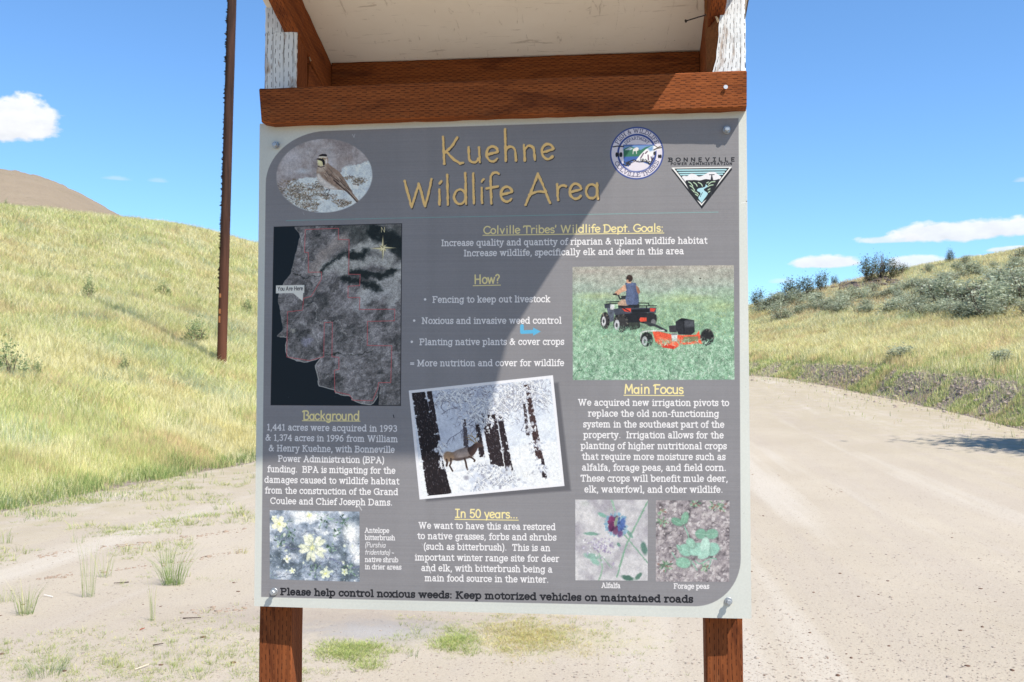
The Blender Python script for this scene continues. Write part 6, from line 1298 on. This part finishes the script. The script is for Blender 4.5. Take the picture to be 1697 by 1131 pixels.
# the sage belt
belt=[]; 
for _ in range(400):
    px=rng.uniform(1262,1760); lo=np.interp(px,[1262,1400,1480,1560,1697],[536,522,522,530,528]); hi=np.interp(px,[1262,1400,1480,1560,1697],[508,486,476,464,440]); py=rng.uniform(hi,lo)
    if px<1500 and rng.random()<.25: continue
    belt.append((px,py))
belt=[b for i,b in enumerate(belt) if all(abs(b[0]-c[0])>9 or abs(b[1]-c[1])>4 for c in belt[:i])][:112]; belt.sort(key=lambda b:b[1])
big=[(1560,512,70,62),(1640,520,90,70),(1697,500,90,64),(1610,505,70,56),(1670,486,80,50),(1540,498,50,40),(1300,532,40,28),(1390,520,44,26)]
n_=0
for (px,py,w,h) in big:
    lb=["large grey green sagebrush at the left end of the tall sage clump","widest pale sagebrush in front of the tall sage clump at right","tall sagebrush cut by the right edge of the view","rounded sagebrush between the two widest ones","sagebrush at the back of the tall clump near the right edge","grey sagebrush just left of the tall clump","low pale sagebrush at the near left end of the belt","low sagebrush in the middle front of the belt"][n_]
    put_bush(sg[n_%4],px,py,w,h*.66,lb,group='sagebrush on the right hillside',cat='sagebrush',first=n_<4); n_+=1
for i,(px,py) in enumerate(belt):
    s=rng.uniform(18,34)*(1.25 if px>1530 else 1.0)*np.interp(py,[440,530],[.75,1.15]); put_bush(sg[i%4],px,py,s*1.35,s*.52,'one of the low grey green sagebrush bushes crowding the belt on the right hillside','sagebrush crowding the belt on the right hillside','sagebrush')
for (px,py,w) in ((1410,512,20),(1523,420+58,16),(1590,452,30),(1540,452,22),(1620,458,18),(1560,470,20),(1600,440,26),(1690,432,34),(1650,446,20)): put_bush(sg[int(px)%4],px,py,w,w*.5,'one of the small grey bushes scattered near the top of the right hill','small grey bushes near the top of the right hill','sagebrush')
for (px,py,w,h,lb) in ((1495,590,60,20,'low pale sage patch in the grass below the belt'),(1660,600,50,20,'low grey sage in the grass near the right edge')): put_bush(sg[int(px)%4],px,py+6,w,h,lb,None,'sagebrush')
# shrubs in the left slope
gb=make_bush('green_shrub',500,BUSHG,.09,91,stems=10)
for i,(px,py,w,h,lb) in enumerate(((148,497,26,34,'small dark green shrub halfway up the left slope'),(16,628,50,50,'green bushy plant at the left edge of the slope'),(58,626,30,24,'brownish green bush right of the plant at the left edge'),(270,492,26,22,'faint green bush in the slope left of the pole'),(326,574,54,38,'pale grey green bush left of the pole foot'),(408,520,22,22,'green bush between the pole and the sign'),(205,620,30,24,'low greenish clump below the middle of the left slope'),(4,338,10,12,'tiny dark shrub on the far left skyline'),(64,344,14,7,'tiny flat bush on the left skyline'))):
    put_bush(gb,px,py,w,h,lb,first=(i==0),loc=(crest_point(px,py) if py<350 else None))
print('bushes',round(time.time()-T0,1))
# ================================================================ utility pole
def pole():
    g,r=ground_px(367,606); r0=7.6/1650*r; r1=6.9/1650*r; H=15.5; root=thing('utility_pole','tall dark reddish brown wooden utility pole with a ragged left side, in the left slope','utility pole',(g[0],g[1],g[2]))
    lean=math.tan(math.radians(.95)); V=[];F=[]; n=20; m=60; rr=np.random.default_rng(3)
    for k in range(m+1):
        z=-.5+(H+.5)*k/m; R_=r0+(r1-r0)*k/m
        for i in range(n):
            a=i*2*math.pi/n; q=R_*(1+.03*math.sin(a*5+k*.1)+rr.normal(0,.008)); V.append((lean*z+q*math.cos(a),q*math.sin(a),z))
    for k in range(m):
        for i in range(n): F.append((k*n+i,k*n+(i+1)%n,(k+1)*n+(i+1)%n,(k+1)*n+i))
    F.append(tuple(m*n+i for i in range(n)))
    t=NT('creosoted_pole'); p=t.coord(); s=t.noise(t.map(p,(9,9,.7)),1.0,6,.65); b=t.noise(t.map(p,(3,3,.35)),1.0,4); z=t.sep(p)[2]
    c=t.mix(t.ramp(s,((.35,(0,0,0)),(.65,(1,1,1)))),(.022,.012,.009,1),(.070,.032,.021,1)); zz_=t.n('ShaderNodeMapRange'); t.L.new(z,zz_.inputs[0]); zz_.inputs[1].default_value=0; zz_.inputs[2].default_value=5.0
    c=t.mix(t.M('MULTIPLY',t.M('SUBTRACT',1.0,zz_.outputs[0]),.6),c,(.17,.06,.03,1)); c=t.mix(t.ramp(b,((.62,(0,0,0)),(.7,(.5,.5,.5)))),c,(.03,.018,.014,1))
    mesh_obj('pole_shaft',V,F,t.fin(c,.85,t.bump(s,.8,.02),.2),root,smooth=True)
    # loose chips and splinters standing off the left side
    V=[];F=[]
    for k in range(420):
        z=2.2+(H-2.3)*k/420+rr.normal(0,.02); R_=r0+(r1-r0)*z/H; a=math.pi+rr.normal(-.15,.22); ca,sa=math.cos(a),math.sin(a); x0,y0=lean*z+R_*.93*ca,R_*.93*sa; l=rr.uniform(.02,.085); h=rr.uniform(.02,.06); b_=len(V)
        tx,ty=-sa*.02,ca*.02; V+=[(x0-tx,y0-ty,z-h),(x0+tx,y0+ty,z-h),(x0+tx*.6,y0+ty*.6,z+h),(x0-tx*.6,y0-ty*.6,z+h),(x0+ca*l,y0+sa*l,z+rr.uniform(-.5,.8)*h)]
        F+=[(b_,b_+1,b_+4),(b_+1,b_+2,b_+4),(b_+2,b_+3,b_+4),(b_+3,b_,b_+4)]
    o=mesh_obj('splintered_edge',V,F,mat_plain('dark_splinters',(.03,.022,.018),.95,0,.1,12,.4),root); o['kind']='stuff'
    for py,h in ((496,.12),(521,.14),(534,.2)):
        z=(606-py)/1650*r; R_=r0+(r1-r0)*z/H; a=math.radians(-112); V=[];F=[]
        for j in range(2):
            for i in range(5): aa=a-.28+.56*i/4; V.append((lean*z+(R_+.006)*math.cos(aa),(R_+.006)*math.sin(aa),z-h/2+h*j))
        for i in range(4): F.append((i,i+1,i+6,i+5))
        V+= [(v[0]*1.0,v[1]+.02,v[2]) for v in V]; mesh_obj('bare_patch',V,F,mat_plain('orange_bare_wood',(.52,.20,.075),.8,0,.2,60,.3),root)
    return root
pole()
# ================================================================ rocks, stones, clods
def rock_mesh(seed,sub=1,sq=.7):
    bm=bmesh.new(); bmesh.ops.create_icosphere(bm,subdivisions=sub,radius=.5); r=np.random.default_rng(seed)
    for v in bm.verts: k=1+r.normal(0,.13); v.co=Vector((v.co.x*k,v.co.y*k,v.co.z*k*sq))
    me=bpy.data.meshes.new('rock'); bm.to_mesh(me); bm.free(); return me
M_ROCK=mat_plain('dark_basalt',(.11,.085,.075),.9,0,.15,3,.45,.6); M_STONE=mat_plain('field_stone',(.36,.29,.24),.9,0,.15,30,.3,.4)
rk=[rock_mesh(i,2,.6) for i in range(4)]
for m_ in rk: m_.materials.append(M_ROCK)
k=0
for cxp,cyp,sx_,sy_,n in ((1408,474,24,7,30),(1455,464,20,6,22),(1545,440,14,2,7),(1470,470,14,5,8)):
    for _ in range(n):
        px,py=rng.normal(cxp,sx_*.55),rng.normal(cyp,sy_*.55); g,r=crest_point(px,py); o=bpy.data.objects.new('rock',rk[k%4]); C.objects.link(o); s=rng.uniform(6,15)/1650*r; o.scale=(s*1.3,s,s*.9); o.rotation_euler=(0,0,rng.uniform(0,6)); o.location=tuple(g)
        tag(o,'one of the dark rocks piled in the outcrop on the right hill crest' if px<1510 else 'one of the dark rocks in a thin line on the skyline right of the outcrop','rock','rocks of the outcrop on the right crest' if px<1510 else 'rocks on the skyline right of the outcrop'); k+=1
def scatter_stones(name,label,pts,sizes,mat,protos,cat='stones'):
    Vs=[];Ls=[];vo=0
    for (p,s) in zip(pts,sizes):
        V,F=protos[rng.integers(0,len(protos))]; a=rng.uniform(0,6.28); ca,sa=math.cos(a),math.sin(a); W=V*s*rng.uniform(.7,1.3,3); Vs.append(np.stack([W[:,0]*ca-W[:,1]*sa+p[0],W[:,0]*sa+W[:,1]*ca+p[1],W[:,2]+p[2]],1)); Ls.append(F.ravel()+vo); vo+=len(V)
    V=np.concatenate(Vs); L_=np.concatenate(Ls); n=len(L_)//3; o=fast_mesh(name,V,L_,np.arange(n)*3,np.full(n,3),mat); tag(o,label,cat,kind='stuff'); return o
def proto_arr(sub,seed,sq):
    me=rock_mesh(seed,sub,sq); V=np.array([v.co[:] for v in me.vertices]); F=np.array([p.vertices[:] for p in me.polygons]); bpy.data.meshes.remove(me); return V,F
pr=[proto_arr(1,100+i,.6) for i in range(6)]
def px_pts(n,px0,px1,py0,py1,f=None):
    out=[]
    while len(out)<n:
        px,py=rng.uniform(px0,px1),py0+(py1-py0)*(1-abs(rng.random()+rng.random()-1)) ; r=1.606/max(.02,(py-636.5)/1650); d=pix_dir(px,py); hl=math.hypot(d[0],d[1]); x,y=CX+d[0]/hl*r,CY+d[1]/hl*r
        if f and not f(x,y): continue
        out.append((x,y,zat(x,y)))
    return out
P1=px_pts(5200,1190,1720,790,1160)+px_pts(1500,480,1200,1000,1160)+px_pts(1300,-20,440,830,1160); scatter_stones('loose_gravel','fine loose gravel strewn over the pale dirt',P1,rng.gamma(2.0,.0030,len(P1))+.003,mat_plain('gravel_stone',(.33,.27,.215),.9,0,.15,25,.45,.2),pr,'gravel')
P2=px_pts(46,1200,1720,800,1150)+px_pts(26,0,440,860,1130); scatter_stones('dark_pebbles','a few dark and rusty pebbles lying on the dirt road',P2,rng.uniform(.014,.034,len(P2)),mat_plain('dark_pebble',(.13,.075,.05),.9,0,.15,25,.45,.2),pr,'pebbles')
# crumbs of soil pushed up beside the wheel tracks
def track(pxs,pys,n,w,s0,s1):
    out=[];
    for _ in range(n):
        px=rng.uniform(pxs[0],pxs[-1]); py=np.interp(px,pxs,pys)+rng.normal(0,w); 
        if vn(px,0,26,2)<.34: continue
        g=gp(px,py); out.append(tuple(g))
    return out
TR=track((-10,140,300,425),(932,912,893,876),420,2.0,0,0)+track((60,300,425),(962,932,910),240,1.8,0,0)+track((1242,1330,1395),(784,800,816),160,3.2,0,0)+track((300,425),(1018,1008),60,3,0,0)
scatter_stones('soil_crumbs','rows of dark soil crumbs along the wheel tracks',TR,rng.gamma(2.2,.0065,len(TR))+.004,mat_plain('soil_crumb',(.30,.225,.165),.95,0,.05,40,.3,.2),[proto_arr(1,200+i,.45) for i in range(4)],'soil')
# stones of the cut bank on the right
bk=[]; sz=[]
for _ in range(4000):
    a=rng.uniform(pix_az(950),pix_az(1900)); q=rng.uniform(3.93,5.08); x,y,z=terr(np.array([a]),np.array([q])); bk.append((x[0],y[0],z[0])); sz.append(rng.gamma(2,.026)+.02)
scatter_stones('bank_stones','broken stones and clods on the cut bank above the road',bk,sz,mat_plain('bank_stone',(.36,.285,.235),.95,0,.1,6,.4,.4),[proto_arr(1,300+i,.6) for i in range(5)])
# dead sticks and dry leaf scraps
def scrap(px,py,L,lab,col_,nm='twig'):
    g=gp(px,py); a=rng.uniform(0,6.28); o=rod(nm,(-L/2,0,.006),(L/2,0,.014),.004,.003,mat_plain(nm+'_wood',col_,.9),None,6); o.location=tuple(g); o.rotation_euler=(0,0,a); tag(o,lab,nm); return o
scrap(201,969,.12,'short dark twig on the dirt near the fullest grass tuft',(.06,.04,.03)); scrap(80,990,.09,'pale flat chip lying on the dirt at the left',(.75,.70,.62),'wood_chip'); scrap(318,1027,.13,'thin dark twig on the dirt left of the left post',(.07,.045,.03)); scrap(236,1046,.03,'small red brown leaf scrap low at the left',(.30,.06,.03),'leaf_scrap'); scrap(262,1072,.06,'short dark twig near the bottom left',(.06,.04,.03)); scrap(235,1110,.09,'pale straw stem near the bottom left',(.6,.5,.36),'straw_stem')
# ================================================================ the tree whose shadow falls on the road (it stands just outside the view)
def tree():
    s,_=ground_px(1872,760); hgt=4.3; c=np.array(s)-SUN_T/(-SUN_T[2])*-0; c=np.array([s[0]-SUN_T[0]/-SUN_T[2]*hgt,s[1]-SUN_T[1]/-SUN_T[2]*hgt]); z=zat(c[0],c[1])
    root=thing('pine_tree','young pine tree at the right of the road, out of view, casting the dark shadow','tree',(c[0],c[1],z)); V,F=stem_mesh(1.5,1.5,5.4,9,40,th=.05,wild=.5); 
    mesh_obj('branches',V,F,M_BARK,root); rod('trunk',(0,0,-.2),(.1,0,5.4),.16,.03,M_BARK,root,10)
    A=bush_arrays(9000,1.7,1.7,4.6,.2,DARK,99); Vv=A[0].copy(); Vv[:,2]+=1.3; fast_mesh('crown',Vv,*A[1:4],M_LEAF,A[4],parent=root)
tree()
print('done',round(time.time()-T0,1))
